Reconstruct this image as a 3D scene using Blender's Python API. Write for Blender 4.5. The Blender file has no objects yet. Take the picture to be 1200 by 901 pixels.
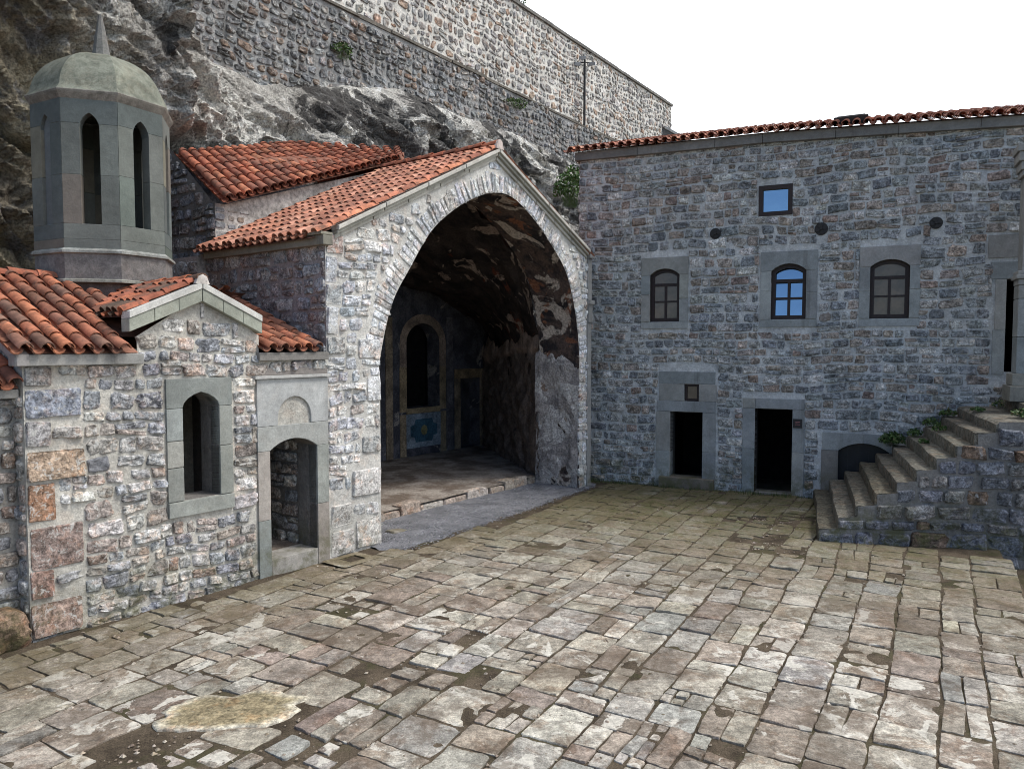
import bpy, bmesh, math, random
import numpy as np
from mathutils import Vector, Matrix
from mathutils.geometry import delaunay_2d_cdt

SC = bpy.context.scene
COL = SC.collection
RNG = np.random.default_rng(7)
random.seed(7)

# ------------------------------------------------------------------ camera geometry (real lens, real eye height)
FPX = 880.0; TH = math.atan(45.5/FPX); EYE = np.array([0.0, 0.0, 3.4])
_F = np.array([0, math.cos(TH), -math.sin(TH)]); _R = np.array([1.0, 0, 0]); _U = np.array([0, math.sin(TH), math.cos(TH)])
def ray(x, y): return _F + _R*((x-600)/FPX) - _U*((y-450.5)/FPX)
def ground(x, y, z=0.0):
    r = ray(x, y); return EYE + r*((z-EYE[2])/r[2])

class Frame:
    """a wall plane: u along the wall, v straight up, h out of the wall"""
    def __init__(s, O, ang=None, N=None, U=None, V=None):
        s.O = np.array(O, float)
        if U is None: U = (math.cos(ang), math.sin(ang), 0)
        s.U = np.array(U, float); s.V = np.array((0, 0, 1) if V is None else V, float)
        s.N = np.array(N, float) if N is not None else np.cross(s.U, s.V)
    def p(s, u, v, h=0.0):
        u = np.asarray(u, float)[..., None]; v = np.asarray(v, float)[..., None]; h = np.asarray(h, float)[..., None]
        return s.O + u*s.U + v*s.V + h*s.N
    def px(s, x, y, h=0.0):
        r = ray(x, y); t = np.dot(s.O + s.N*h - EYE, s.N)/np.dot(r, s.N); q = EYE + r*t - s.O
        return np.array([np.dot(q, s.U), np.dot(q, s.V)])
    def poly(s, pts, h=0.0): return [tuple(s.px(x, y, h)) for x, y in pts]

CH = Frame((-2.245, 12.755, 0), math.radians(52.65))         # front plane shared by chapel and arched hall
FA = Frame((1.952, 18.932, 0), math.radians(-25.0))          # front of the long building
D3 = CH.U; NIN = -CH.N

# ------------------------------------------------------------------ noise
def _hash(ix, iy, iz, seed):
    n = (ix.astype(np.int64)*374761393 + iy.astype(np.int64)*668265263 + iz.astype(np.int64)*1440662683 + seed*974711) & 0xffffffff
    n = ((n ^ (n >> 13))*1274126177) & 0xffffffff
    n = ((n ^ (n >> 16))*2246822519) & 0xffffffff
    return (n ^ (n >> 15)).astype(np.float64)/4294967295.0
def vnoise(p, seed=0):
    p = np.asarray(p, float); i = np.floor(p).astype(np.int64); f = p-i; f = f*f*(3-2*f)
    out = 0
    for a in (0, 1):
        for b in (0, 1):
            for c in (0, 1):
                w = (f[..., 0] if a else 1-f[..., 0])*(f[..., 1] if b else 1-f[..., 1])*(f[..., 2] if c else 1-f[..., 2])
                out = out + w*_hash(i[..., 0]+a, i[..., 1]+b, i[..., 2]+c, seed)
    return out*2-1
def fbm(p, octv=4, seed=0):
    s = 0; a = 1.0
    for k in range(octv): s = s + a*vnoise(np.asarray(p)*(2.03**k), seed+k); a *= .5
    return s
def facet(p, seed=0, g=.8):
    """broken rock: every cell is its own tilted plane"""
    i = np.floor(p).astype(np.int64); best = np.full(p.shape[0], 9e9); val = np.zeros(p.shape[0])
    for a in (-1, 0, 1):
        for b in (-1, 0, 1):
            for c in (-1, 0, 1):
                j = i + np.array([a, b, c]); h = lambda s: _hash(j[:, 0], j[:, 1], j[:, 2], seed+s)
                q = p - (j + np.stack([h(1), h(2), h(3)], 1)); d = (q*q).sum(1)
                v = (h(4)*2-1)*.6 + g*((h(5)*2-1)*q[:, 0] + (h(6)*2-1)*q[:, 1] + (h(7)*2-1)*q[:, 2])
                m = d < best; best[m] = d[m]; val[m] = v[m]
    return val
def inpoly(u, v, poly):
    u = np.asarray(u, float); v = np.asarray(v, float); r = np.zeros(u.shape, bool); n = len(poly)
    for k in range(n):
        (x0, y0), (x1, y1) = poly[k], poly[(k+1) % n]
        if y0 == y1: continue
        r ^= ((y0 > v) != (y1 > v)) & (u < (x1-x0)*(v-y0)/(y1-y0)+x0)
    return r

# ------------------------------------------------------------------ mesh builder
class MB:
    def __init__(s): s.V = []; s.C = []; s.F = []; s.n = 0; s.Q = []
    def add(s, v, faces, col=(.5, .5, .5, 0)):
        v = np.asarray(v, float).reshape(-1, 3); c = np.asarray(col, float)
        if c.ndim == 1:
            if len(c) == 3: c = np.append(c, 0)
            c = np.tile(c, (len(v), 1))
        elif c.shape[1] == 3: c = np.concatenate([c, np.zeros((len(c), 1))], 1)
        s.V.append(v); s.C.append(c)
        if isinstance(faces, np.ndarray): s.Q.append(faces + s.n)
        else: s.F += [tuple(i+s.n for i in f) for f in faces]
        s.n += len(v)
    def grid(s, P, col=(.5, .5, .5, 0), flip=False):
        m, n = P.shape[:2]; idx = np.arange(m*n).reshape(m, n)
        q = np.stack([idx[:-1, :-1], idx[:-1, 1:], idx[1:, 1:], idx[1:, :-1]], -1).reshape(-1, 4)
        if flip: q = q[:, ::-1]
        c = np.asarray(col, float)
        s.add(P.reshape(-1, 3), q, c.reshape(-1, c.shape[-1]) if c.ndim > 1 else c)
    def bbox(s):
        V = np.concatenate(s.V); return V.min(0), V.max(0)

def build(name, mb, mat, parent=None, smooth=False, bevel=0, origin=None, angle=None):
    V = np.concatenate(mb.V); C = np.concatenate(mb.C)
    if parent is not None: O = np.array(parent.get('_o'))
    elif origin is not None: O = np.array(origin, float)
    else: O = np.array([(V[:, 0].min()+V[:, 0].max())/2, (V[:, 1].min()+V[:, 1].max())/2, V[:, 2].min()])
    faces = list(mb.F)
    for q in mb.Q: faces += q.tolist()
    me = bpy.data.meshes.new(name); me.from_pydata((V-O).tolist(), [], faces)
    at = me.color_attributes.new('Col', 'FLOAT_COLOR', 'POINT'); at.data.foreach_set('color', C.astype(np.float32).ravel())
    if bevel or not smooth:
        pass
    if bevel:
        bm = bmesh.new(); bm.from_mesh(me); bmesh.ops.recalc_face_normals(bm, faces=bm.faces)
        ed = [e for e in bm.edges if len(e.link_faces) == 2 and e.calc_face_angle(0) > .5]
        bmesh.ops.bevel(bm, geom=ed, offset=bevel, segments=2, profile=.6, affect='EDGES', clamp_overlap=True)
        bm.to_mesh(me); bm.free()
    if smooth: me.polygons.foreach_set('use_smooth', [True]*len(me.polygons))
    for m in (mat if isinstance(mat, (list, tuple)) else [mat]): me.materials.append(m)
    o = bpy.data.objects.new(name, me); COL.objects.link(o)
    if parent is not None:
        o.parent = parent; o['_o'] = O.tolist()
    else:
        o.location = O; o['_o'] = O.tolist()
    if angle and smooth:
        me.set_sharp_from_angle(angle=angle)
    return o
def empty(name, loc, label, cat, group=None):
    o = bpy.data.objects.new(name, None); COL.objects.link(o); o.location = loc; o['_o'] = [float(x) for x in loc]
    o.empty_display_size = .3; return tag(o, label, cat, group)
def tag(o, label=None, cat=None, group=None, kind=None):
    if label: o['label'] = label
    if cat: o['category'] = cat
    if group: o['group'] = group
    if kind: o['kind'] = kind
    return o

def prism(mb, fr, poly, h0, h1, col):
    n = len(poly); u = np.array([p[0] for p in poly]); v = np.array([p[1] for p in poly])
    V = np.concatenate([fr.p(u, v, np.full(n, h0)), fr.p(u, v, np.full(n, h1))])
    area = sum(u[i]*v[(i+1) % n]-u[(i+1) % n]*v[i] for i in range(n))
    a = list(range(n)) if area > 0 else list(range(n))[::-1]
    F = [tuple(i+n for i in a), tuple(reversed(a))]
    for i in range(n):
        j = (i+1) % n; i0, j0 = a[i], a[j]; F.append((i0, j0, j0+n, i0+n))
    mb.add(V, F, col)
def rect(u0, v0, u1, v1): return [(u0, v0), (u1, v0), (u1, v1), (u0, v1)]
def box(mb, c0, c1, col=(.5, .5, .5, 0), fr=None):
    """axis box in a frame (u, v, h)"""
    fr = fr or Frame((0, 0, 0), U=(1, 0, 0), N=(0, -1, 0))
    prism(mb, fr, rect(c0[0], c0[1], c1[0], c1[1]), c0[2], c1[2], col)
def tube(mb, p0, p1, r0, r1=None, seg=10, col=(.5, .5, .5, 0), caps=True):
    p0 = np.array(p0, float); p1 = np.array(p1, float); r1 = r0 if r1 is None else r1
    d = p1-p0; d /= np.linalg.norm(d); a = np.cross(d, (0, 0, 1) if abs(d[2]) < .9 else (1, 0, 0)); a /= np.linalg.norm(a); b = np.cross(d, a)
    t = np.arange(seg)*2*math.pi/seg; ring = np.cos(t)[:, None]*a + np.sin(t)[:, None]*b
    V = np.concatenate([p0+ring*r0, p1+ring*r1]); F = [(i, (i+1) % seg, (i+1) % seg+seg, i+seg) for i in range(seg)]
    if caps: F += [tuple(range(seg))[::-1], tuple(range(seg, 2*seg))]
    mb.add(V, F, col)

def sheet(mb, fr, outer, holes, col, h=0.0, reveal=0.0, rcol=None):
    """flat wall skin with openings, and the sides of the openings"""
    pts = []; ed = []
    for loop in [outer]+holes:
        b = len(pts); pts += [Vector(p) for p in loop]; ed += [(b+i, b+(i+1) % len(loop)) for i in range(len(loop))]
    r = delaunay_2d_cdt(pts, ed, [], 0, 1e-6); V = np.array([tuple(p) for p in r[0]]); F = []
    for f in r[2]:
        c = V[list(f)].mean(0)
        if inpoly(c[:1], c[1:], outer)[0] and not any(inpoly(c[:1], c[1:], q)[0] for q in holes): F.append(tuple(f))
    mb.add(fr.p(V[:, 0], V[:, 1], np.full(len(V), h)), F, col)
    if reveal:
        for q in holes:
            n = len(q); a = np.array(q)
            P = np.concatenate([fr.p(a[:, 0], a[:, 1], np.full(n, h)), fr.p(a[:, 0], a[:, 1], np.full(n, h-reveal))])
            mb.add(P, [(i, (i+1) % n, (i+1) % n+n, i+n) for i in range(n)], rcol or col)

# ------------------------------------------------------------------ rubble masonry: one rough stone per cell
def pick(pal, n, jit=.12):
    w = np.array([p[3] for p in pal], float); k = RNG.choice(len(pal), n, p=w/w.sum())
    c = np.array([p[:3] for p in pal])[k]*(1+RNG.normal(0, jit, (n, 1)))*(1+RNG.normal(0, jit*.10, (n, 3)))
    return np.concatenate([np.clip(c, .01, .9), RNG.random((n, 1))], 1)
SOFT = [(1.0, -.7), (1.0, .14), (.955, .62), (.80, .96), (.4, 1.02)]
HARD = [(1.0, -1.2), (1.0, .60), (.955, .90), (.75, 1.0), (.4, 1.02)]
PAVER = [(1.0, -1.2), (1.0, .62), (.975, .86), (.80, 1.0), (.4, 1.0)]
def stones(mb, fr, cells, pal, N=16, proud=.03, gap=.018, rough=.35, corner=(.25, .8), quad=.10, jit=.04, warp=.02, hoff=0.0, cols=None, rot=2.5, freq=7, rings=SOFT, tiltk=.35):
    """irregular four-cornered stones with cut corners and a rough, domed face"""
    cells = np.asarray(cells, float); M = len(cells)
    if M and cols is None: cells = cells[((cells[:, 1]-cells[:, 0]) > .07+gap) & ((cells[:, 3]-cells[:, 2]) > .05+gap*.6)]; M = len(cells)
    if not M: return
    cu = (cells[:, 0]+cells[:, 1])/2; cv = (cells[:, 2]+cells[:, 3])/2
    g = gap*(.5+RNG.random((M, 2)))
    hx = np.maximum((cells[:, 1]-cells[:, 0])/2-g[:, 0]*.5, .015); hy = np.maximum((cells[:, 3]-cells[:, 2])/2-g[:, 1]*.5, .015); ms = np.minimum(hx, hy)
    cs = np.stack([np.stack([sx*hx, sy*hy], -1) for sx, sy in ((-1, -1), (1, -1), (1, 1), (-1, 1))], 1)       # M,4,2
    pull = np.abs(RNG.normal(0, quad, (M, 4, 2)))*ms[:, None, None]; cs = cs-np.sign(cs)*pull
    ne = N//4-3; pts = []
    for k in range(4):
        c = cs[:, k]; pv = cs[:, k-1]; nx = cs[:, (k+1) % 4]; r = RNG.uniform(corner[0], corner[1], M)[:, None]*ms[:, None]
        dp = pv-c; dn = nx-c; lp = np.linalg.norm(dp, axis=1)[:, None]; ln = np.linalg.norm(dn, axis=1)[:, None]; r = np.minimum(r, .46*np.minimum(lp, ln))
        A = c+dp/lp*r; B = c+dn/ln*r; pts += [A, .25*A+.5*(c*.85+(A+B)/2*.15)+.25*B, B]
        r2 = .46*ln if ne else 0
        for i in range(ne):
            f = (i+1)/(ne+1); E = nx-dn/ln*np.minimum(corner[1]*.6*ms[:, None], .46*ln); pts.append(B*(1-f)+E*f)
    X = np.stack(pts, 1); N = X.shape[1]
    X = X*(1+RNG.normal(0, jit, (M, N, 1)))+RNG.normal(0, jit*.5, (M, N, 2))*ms[:, None, None]
    ra = np.radians(RNG.normal(0, rot, M))[:, None]; x, y = X[..., 0]*np.cos(ra)-X[..., 1]*np.sin(ra), X[..., 0]*np.sin(ra)+X[..., 1]*np.cos(ra)
    pr = proud*(.6+.8*RNG.random(M)); tilt = RNG.normal(0, .25, (M, 2)); R = len(rings); K = N*R+1
    V = np.zeros((M, K, 3)); m1 = ms[:, None]
    for k, (s, hh) in enumerate(rings):
        fx = 1-(1-s)*np.minimum(1, m1/hx[:, None]*1.3) if s > .5 else s; fy = 1-(1-s)*np.minimum(1, m1/hy[:, None]*1.3) if s > .5 else s
        V[:, k*N:(k+1)*N, 0] = x*fx; V[:, k*N:(k+1)*N, 1] = y*fy; V[:, k*N:(k+1)*N, 2] = pr[:, None]*hh
    V[:, -1, 2] = pr*rings[-1][1]
    nz = fbm(np.stack([V[..., 0]+cu[:, None]*3.1, V[..., 1]+cv[:, None]*2.7, np.zeros(V.shape[:2])+np.arange(M)[:, None]*.37], -1)*freq, 2, 11)
    amp = np.zeros(K); amp[2*N:] = 1; amp[N:2*N] = .35
    V[..., 2] += amp*(nz*rough*pr[:, None] + (V[..., 0]*tilt[:, :1]+V[..., 1]*tilt[:, 1:])*tiltk*np.minimum(1, pr[:, None]/.03))
    U_ = V[..., 0]+cu[:, None]; W_ = V[..., 1]+cv[:, None]
    if warp:
        q = np.stack([U_*.8, W_*.8, np.zeros_like(U_)], -1); W_ = W_+warp*fbm(q, 2, 3); U_ = U_+warp*fbm(q+9.3, 2, 5)
    P = fr.p(U_, W_, V[..., 2]+hoff); q = []
    for k in range(R-1):
        for i in range(N): q.append((k*N+i, k*N+(i+1) % N, (k+1)*N+(i+1) % N, (k+1)*N+i))
    b = (R-1)*N; tr = [(b+i, b+(i+1) % N, K-1) for i in range(N)]; off = (np.arange(M)*K)[:, None, None]
    c = pick(pal, M) if cols is None else cols
    mb.add(P.reshape(-1, 3), (np.array(q)[None]+off).reshape(-1, 4), np.repeat(c, K, 0))
    mb.Q.append((np.array(tr)[None]+off).reshape(-1, 3)+mb.n-M*K)

def courses(outer, holes, hr=(.15, .28), lr=(.2, .5), split=.2, step=.03, pad=.0, breaks=()):
    a = np.array(outer); u0, v0 = a.min(0); u1, v1 = a.max(0); cells = []; v = v0
    us = np.arange(u0, u1+step, step)
    def free(va, vb):
        ok = np.ones(len(us), bool)
        for f in (.08, .35, .65, .92):
            vv = np.full(len(us), va+(vb-va)*f); o = inpoly(us, vv, outer)
            for q in holes: o &= ~inpoly(us, vv, q)
            ok &= o
        return ok
    while v < v1-.05:
        h = RNG.uniform(*hr)
        if v+h > v1-.08: h = v1-v
        for bk in breaks:
            if v < bk-.02 and v+h > bk-.10: h = bk-v
        ok = free(v, v+h); i = 0
        while i < len(us):
            if not ok[i]: i += 1; continue
            j = i
            while j+1 < len(us) and ok[j+1]: j += 1
            a0, a1 = us[i]-step*.4+pad, us[j]+step*.4-pad; i = j+1
            x = a0
            while x < a1-.03:
                l = RNG.uniform(*lr)*(.75+.5*h/hr[1])
                if a1-(x+l) < lr[0]*.6: l = a1-x
                if l > lr[1]*1.7: l *= .5
                r = RNG.random()
                if r < split and h > hr[0]*1.25:
                    m = RNG.uniform(.38, .62)
                    if RNG.random() < .5 and l > .25:
                        k = RNG.uniform(.4, .6); cells += [(x, x+l, v, v+h*m), (x, x+l*k, v+h*m, v+h), (x+l*k, x+l, v+h*m, v+h)]
                    else: cells += [(x, x+l, v, v+h*m), (x, x+l, v+h*m, v+h)]
                elif r < split+.10 and l > .28:
                    k = .07/l; cells += [(x, x+l*(1-k)-.01, v, v+h), (x+l*(1-k)-.01, x+l, v+h*RNG.uniform(0, .3), v+h*RNG.uniform(.6, 1))]
                else: cells.append((x, x+l, v, v+h*RNG.uniform(.93, 1.0)))
                x += l
        v += h
    return cells

def catmull(pts, n=6):
    p = np.array(pts, float); p = np.vstack([2*p[0]-p[1], p, 2*p[-1]-p[-2]]); out = []
    for i in range(1, len(p)-2):
        for k in range(n):
            t = k/n; a, b, c, d = p[i-1:i+3]
            out.append(.5*((2*b)+(-a+c)*t+(2*a-5*b+4*c-d)*t*t+(-a+3*b-3*c+d)*t**3))
    out.append(p[-2]); return np.array(out)
def arc(u0, u1, vs, vt, n=10, point=0.0):
    """arch head from (u1,vs) over (mid,vt) to (u0,vs), n segments"""
    m = (u0+u1)/2; a = (u1-u0)/2; r = vt-vs; o = []
    for k in range(n+1):
        t = math.pi*k/n; c = math.cos(t); s = math.sin(t)
        s = s*(1-point)+point*(1-abs(c))
        o.append((m+a*c, vs+r*s))
    return o
def seg_arc(u0, u1, vs, vt, n=10):
    """flat segmental head"""
    m = (u0+u1)/2; a = (u1-u0)/2; r = vt-vs; R = (a*a+r*r)/(2*r); c0 = vt-R; o = []
    A = math.asin(min(1, a/R))
    for k in range(n+1):
        t = A-2*A*k/n; o.append((m+R*math.sin(t), c0+R*math.cos(t)))
    return o
# ------------------------------------------------------------------ materials
class NT:
    def __init__(s, name):
        s.m = bpy.data.materials.new(name); s.m.use_nodes = True; s.t = s.m.node_tree; s.t.nodes.clear()
        s.out = s.t.nodes.new('ShaderNodeOutputMaterial'); s.b = s.t.nodes.new('ShaderNodeBsdfPrincipled')
        s.t.links.new(s.b.outputs[0], s.out.inputs[0]); s.geo = s.n('ShaderNodeNewGeometry').outputs['Position']
    def n(s, typ, **k):
        x = s.t.nodes.new(typ)
        for a, b in k.items(): setattr(x, a, b)
        return x
    def set(s, sock, v):
        if isinstance(v, bpy.types.NodeSocket): s.t.links.new(v, sock)
        elif sock.type == 'RGBA' and not hasattr(v, '__len__'): sock.default_value = (v, v, v, 1)
        elif sock.type == 'RGBA' and len(v) == 3: sock.default_value = (*v, 1)
        else: sock.default_value = v
    def noise(s, scale, detail=5, rough=.55, vec=None, dist=0, w=None):
        x = s.n('ShaderNodeTexNoise'); s.set(x.inputs['Vector'], vec if vec is not None else s.geo)
        x.inputs['Scale'].default_value = scale; x.inputs['Detail'].default_value = detail; x.inputs['Roughness'].default_value = rough; x.inputs['Distortion'].default_value = dist
        return x.outputs[0]
    def off(s, v, scl=(1, 1, 1), rot=(0, 0, 0)):
        x = s.n('ShaderNodeMapping'); s.set(x.inputs[0], s.geo); x.inputs['Location'].default_value = v; x.inputs['Scale'].default_value = scl; x.inputs['Rotation'].default_value = rot; return x.outputs[0]
    def voro(s, scale, vec=None, feature='F1', rnd=1):
        x = s.n('ShaderNodeTexVoronoi', feature=feature); s.set(x.inputs['Vector'], vec if vec is not None else s.geo); x.inputs['Scale'].default_value = scale; x.inputs['Randomness'].default_value = rnd; return x
    def map(s, v, a, b, c=0, d=1, smooth=True):
        x = s.n('ShaderNodeMapRange', interpolation_type='SMOOTHSTEP' if smooth else 'LINEAR'); s.set(x.inputs[0], v)
        for i, q in enumerate((a, b, c, d)): s.set(x.inputs[i+1], q)
        return x.outputs[0]
    def math(s, op, a, b=0, clamp=False):
        x = s.n('ShaderNodeMath', operation=op, use_clamp=clamp); s.set(x.inputs[0], a); s.set(x.inputs[1], b); return x.outputs[0]
    def mix(s, f, a, b, mode='MIX'):
        x = s.n('ShaderNodeMix', data_type='RGBA', blend_type=mode); s.set(x.inputs[0], f); s.set(x.inputs[6], a); s.set(x.inputs[7], b); return x.outputs[2]
    def attr(s):
        x = s.n('ShaderNodeAttribute', attribute_name='Col'); return x.outputs['Color'], x.outputs['Alpha']
    def sep(s):
        x = s.n('ShaderNodeSeparateXYZ'); s.set(x.inputs[0], s.geo); return x.outputs
    def dot(s, vec, add=0):
        x = s.n('ShaderNodeVectorMath', operation='DOT_PRODUCT'); s.set(x.inputs[0], s.geo); x.inputs[1].default_value = vec
        return s.math('ADD', x.outputs['Value'], add)
    def bump(s, hs, dist=.01, strength=1):
        prev = None
        for h, d in hs:
            x = s.n('ShaderNodeBump'); s.set(x.inputs['Height'], h); x.inputs['Distance'].default_value = d; x.inputs['Strength'].default_value = strength
            if prev is not None: s.t.links.new(prev, x.inputs['Normal'])
            prev = x.outputs[0]
        s.t.links.new(prev, s.b.inputs['Normal'])
    def fin(s, col, rough=.9, spec=.25):
        s.set(s.b.inputs['Base Color'], col); s.set(s.b.inputs['Roughness'], rough); s.b.inputs['Specular IOR Level'].default_value = spec; return s.m

def mul(n, c, f): return n.mix(1, c, f, 'MULTIPLY')
def grey(n, v):
    x = n.n('ShaderNodeCombineColor'); n.set(x.inputs[0], v); n.set(x.inputs[1], v); n.set(x.inputs[2], v); return x.outputs[0]

def mat_masonry(name, lichen=.0, lcol=(.55, .53, .48), speck=(.55, 1.45), bump=.012, fine=55, moss=None, streak=0, white=0, warm=.5):
    n = NT(name); c, a = n.attr()
    st = n.map(a, 0, .02, .30, 1, False)
    c = n.mix(st, c, mul(n, c, grey(n, n.map(n.noise(8, 7, .72, dist=.4), .30, .70, speck[0]-.05, speck[1]+.25))))
    c = n.mix(st, c, mul(n, c, grey(n, n.map(n.noise(fine*.6, 6, .75), .32, .68, speck[0]-.05, speck[1]+.15))))
    k = n.math('MULTIPLY', n.map(n.noise(4.5, 7, .68, n.off((3, 1, 7))), .50, .62, 0, warm), st); c = n.mix(k, c, mul(n, c, (1.25, .92, .72)))
    w = n.map(n.noise(1.3, 5, .6), .3, .7, .82, 1.12); c = mul(n, c, grey(n, w))
    if lichen:
        k = n.map(n.noise(11, 9, .76, dist=.6), .60-lichen*.12, .66-lichen*.12); k = n.math('MULTIPLY', k, n.map(a, .15, .6)); k = n.math('MULTIPLY', k, .8)
        c = n.mix(k, c, lcol)
    if streak:
        v = n.off((3.3, 1.1, 0), (2.2, 2.2, .12)); k = n.map(n.noise(1, 6, .65, v), .56, .72, 0, streak); c = n.mix(k, c, (.06, .055, .05))
    if white:
        v = n.off((7.3, 5.1, 0), (1.4, 1.4, .10)); k = n.map(n.noise(1, 7, .7, v), .60, .74, 0, white); c = n.mix(k, c, (.46, .48, .50))
    if moss:
        z = n.sep()[2]; k = n.math('MULTIPLY', n.map(z, moss[1], moss[0]), n.map(n.noise(3.5, 7, .7), .42, .62)); c = n.mix(n.math('MULTIPLY', k, moss[2]), c, (.085, .085, .035))
    n.bump([(n.noise(14, 6, .65), bump*1.6), (n.noise(fine*1.3, 4, .6), bump*.5)])
    return n.fin(c, .92, .18)

M_CH = mat_masonry('chapel_rubble', .55, (.50, .49, .46), (.5, 1.5), .014, 48, (.05, .9, .7))
M_HALL = mat_masonry('hall_rubble', .8, (.56, .55, .52), (.55, 1.45), .014, 50, (.05, .8, .5))
M_FAC = mat_masonry('facade_rubble', .25, (.30, .31, .31), (.5, 1.5), .014, 45, (.1, 1.1, .8), 0, .5, .22)
M_DRESS = mat_masonry('dressed_stone', .10, (.5, .5, .46), (.70, 1.28), .006, 80, (.0, .9, .7), .55, 0, .2)
M_TOWER = mat_masonry('tower_ashlar', .0, (.5, .5, .46), (.80, 1.18), .004, 110, None, .35, .0, .12)
M_RET = mat_masonry('retaining_rubble', .15, (.5, .5, .47), (.6, 1.4), .02, 16, None, .25)
M_RETL = mat_masonry('old_retaining_rubble', .55, (.42, .42, .40), (.5, 1.5), .02, 16, None, .55)
M_STAIR = mat_masonry('stair_stone', .15, (.26, .245, .20), (.6, 1.35), .010, 45, None, 0)

def mat_paving():
    n = NT('flagstone'); c, a = n.attr(); fac = n.dot(tuple(FA.N), -float(np.dot(FA.N, FA.O)))
    c = mul(n, c, grey(n, n.map(n.noise(3.2, 8, .72), .30, .70, .58, 1.40)))
    c = mul(n, c, grey(n, n.map(n.noise(14, 7, .74), .30, .70, .62, 1.38)))
    c = mul(n, c, grey(n, n.map(n.noise(60, 5, .7), .30, .70, .70, 1.30)))
    k = n.map(n.noise(2.6, 9, .74, n.off((1, 6, 0)), .5), .50, .60, 0, .75); c = n.mix(k, c, mul(n, c, (.60, .50, .44)))
    big = n.map(n.noise(.42, 3, .5), .44, .60)
    wn = n.math('ADD', n.noise(2.6, 6, .62, dist=.7), n.math('MULTIPLY', n.math('SUBTRACT', n.noise(28, 4, .7), .5), .10)); th = n.math('SUBTRACT', .60, n.math('MULTIPLY', big, .085)); k = n.map(wn, th, n.math('ADD', th, .035)); k = n.math('MULTIPLY', k, n.map(a, .25, .60, .0, .78)); near = n.map(fac, 5.0, 9.5); k = n.math('MULTIPLY', k, near)
    c = n.mix(k, c, mul(n, (.68, .645, .57), grey(n, n.map(n.noise(18, 6, .72), .3, .7, .7, 1.15))))
    k = n.map(n.noise(1.1, 7, .7, n.off((4, 9, 0))), .50, .62, 0, .62); c = n.mix(k, c, (.125, .092, .066))
    # moss and lichen grow where the building keeps the stones damp
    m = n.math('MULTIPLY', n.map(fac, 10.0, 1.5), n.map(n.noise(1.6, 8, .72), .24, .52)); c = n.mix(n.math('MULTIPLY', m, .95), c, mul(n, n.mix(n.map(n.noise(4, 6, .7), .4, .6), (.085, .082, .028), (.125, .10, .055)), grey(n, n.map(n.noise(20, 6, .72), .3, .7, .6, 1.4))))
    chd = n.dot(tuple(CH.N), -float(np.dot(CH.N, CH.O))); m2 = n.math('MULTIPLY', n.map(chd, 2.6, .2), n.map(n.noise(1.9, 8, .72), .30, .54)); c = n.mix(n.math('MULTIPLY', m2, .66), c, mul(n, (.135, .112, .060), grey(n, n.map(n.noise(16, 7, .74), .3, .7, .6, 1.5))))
    n.bump([(n.noise(7, 9, .72), .045), (n.noise(45, 5, .7), .010)])
    return n.fin(c, .88, .25)
M_PAVE = mat_paving()
def mat_earth():
    n = NT('earth_joint'); fac = n.dot(tuple(FA.N), -float(np.dot(FA.N, FA.O)))
    c = n.mix(n.map(n.noise(2.2, 8, .7), .35, .65), (.055, .043, .031), (.125, .098, .070)); c = mul(n, c, grey(n, n.map(n.noise(70, 4, .7), .3, .7, .6, 1.4)))
    m = n.map(n.noise(1.2, 8, .72), .50, .60); c = n.mix(n.math('MULTIPLY', m, .45), c, (.065, .068, .028))
    n.bump([(n.noise(22, 7, .7), .03), (n.noise(120, 3, .6), .008)]); return n.fin(c, .97, .1)
M_EARTH = mat_earth()
def mat_tile():
    n = NT('terracotta'); c, a = n.attr()
    c = mul(n, c, grey(n, n.map(n.noise(5, 6, .65), .3, .7, .65, 1.3)))
    k = n.map(n.noise(7, 9, .74), n.math('SUBTRACT', .56, n.math('MULTIPLY', a, .14)), .66); c = n.mix(n.math('MULTIPLY', k, .74), c, (.070, .054, .043))
    k = n.map(n.noise(30, 6, .7, n.off((5, 5, 5))), .62, .72, 0, .5); c = n.mix(k, c, (.36, .30, .22))
    n.bump([(n.noise(40, 5, .65), .006)]); return n.fin(c, .85, .25)
M_TILE = mat_tile()
def mat_plain(name, col, rough=.6, spec=.4, var=.15, scale=20, bump=.002, metal=0):
    n = NT(name); c = mul(n, n.mix(0, col, col), grey(n, n.map(n.noise(scale, 6, .65), .3, .7, 1-var, 1+var))); n.bump([(n.noise(scale*3, 4), bump)])
    n.b.inputs['Metallic'].default_value = metal; return n.fin(c, rough, spec)
M_WOOD = mat_plain('dark_wood', (.020, .010, .009), .55, .4, .3, 25)
M_NAVY = mat_plain('navy_board', (.006, .007, .011), .5, .4, .3, 12)
M_IRON = mat_plain('black_iron', (.018, .016, .016), .6, .4, .3, 40)
M_GREYMETAL = mat_plain('grey_metal', (.30, .31, .32), .45, .5, .1, 30, .001)
M_VOID = mat_plain('painted_darkness', (.010, .009, .009), .95, .1, .4, 5, .01)  # near-black colour painted in for the darkness inside openings
M_LEAF = None
def mat_leaf():
    n = NT('leaf'); c, a = n.attr(); c = mul(n, c, grey(n, n.map(n.noise(12, 4), .3, .7, .7, 1.3))); n.b.inputs['Subsurface Weight'].default_value = 0; return n.fin(c, .6, .3)
M_LEAF = mat_leaf()
def mat_glass(name, col, rough, spec):
    n = NT(name); c = mul(n, n.mix(0, col, col), grey(n, n.map(n.noise(2.5, 4, .6), .3, .7, .6, 1.4))); n.bump([(n.noise(1.7, 2, .5), .004)])
    m = n.fin(c, rough, spec); n.b.inputs['IOR'].default_value = 1.9; return m
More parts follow.
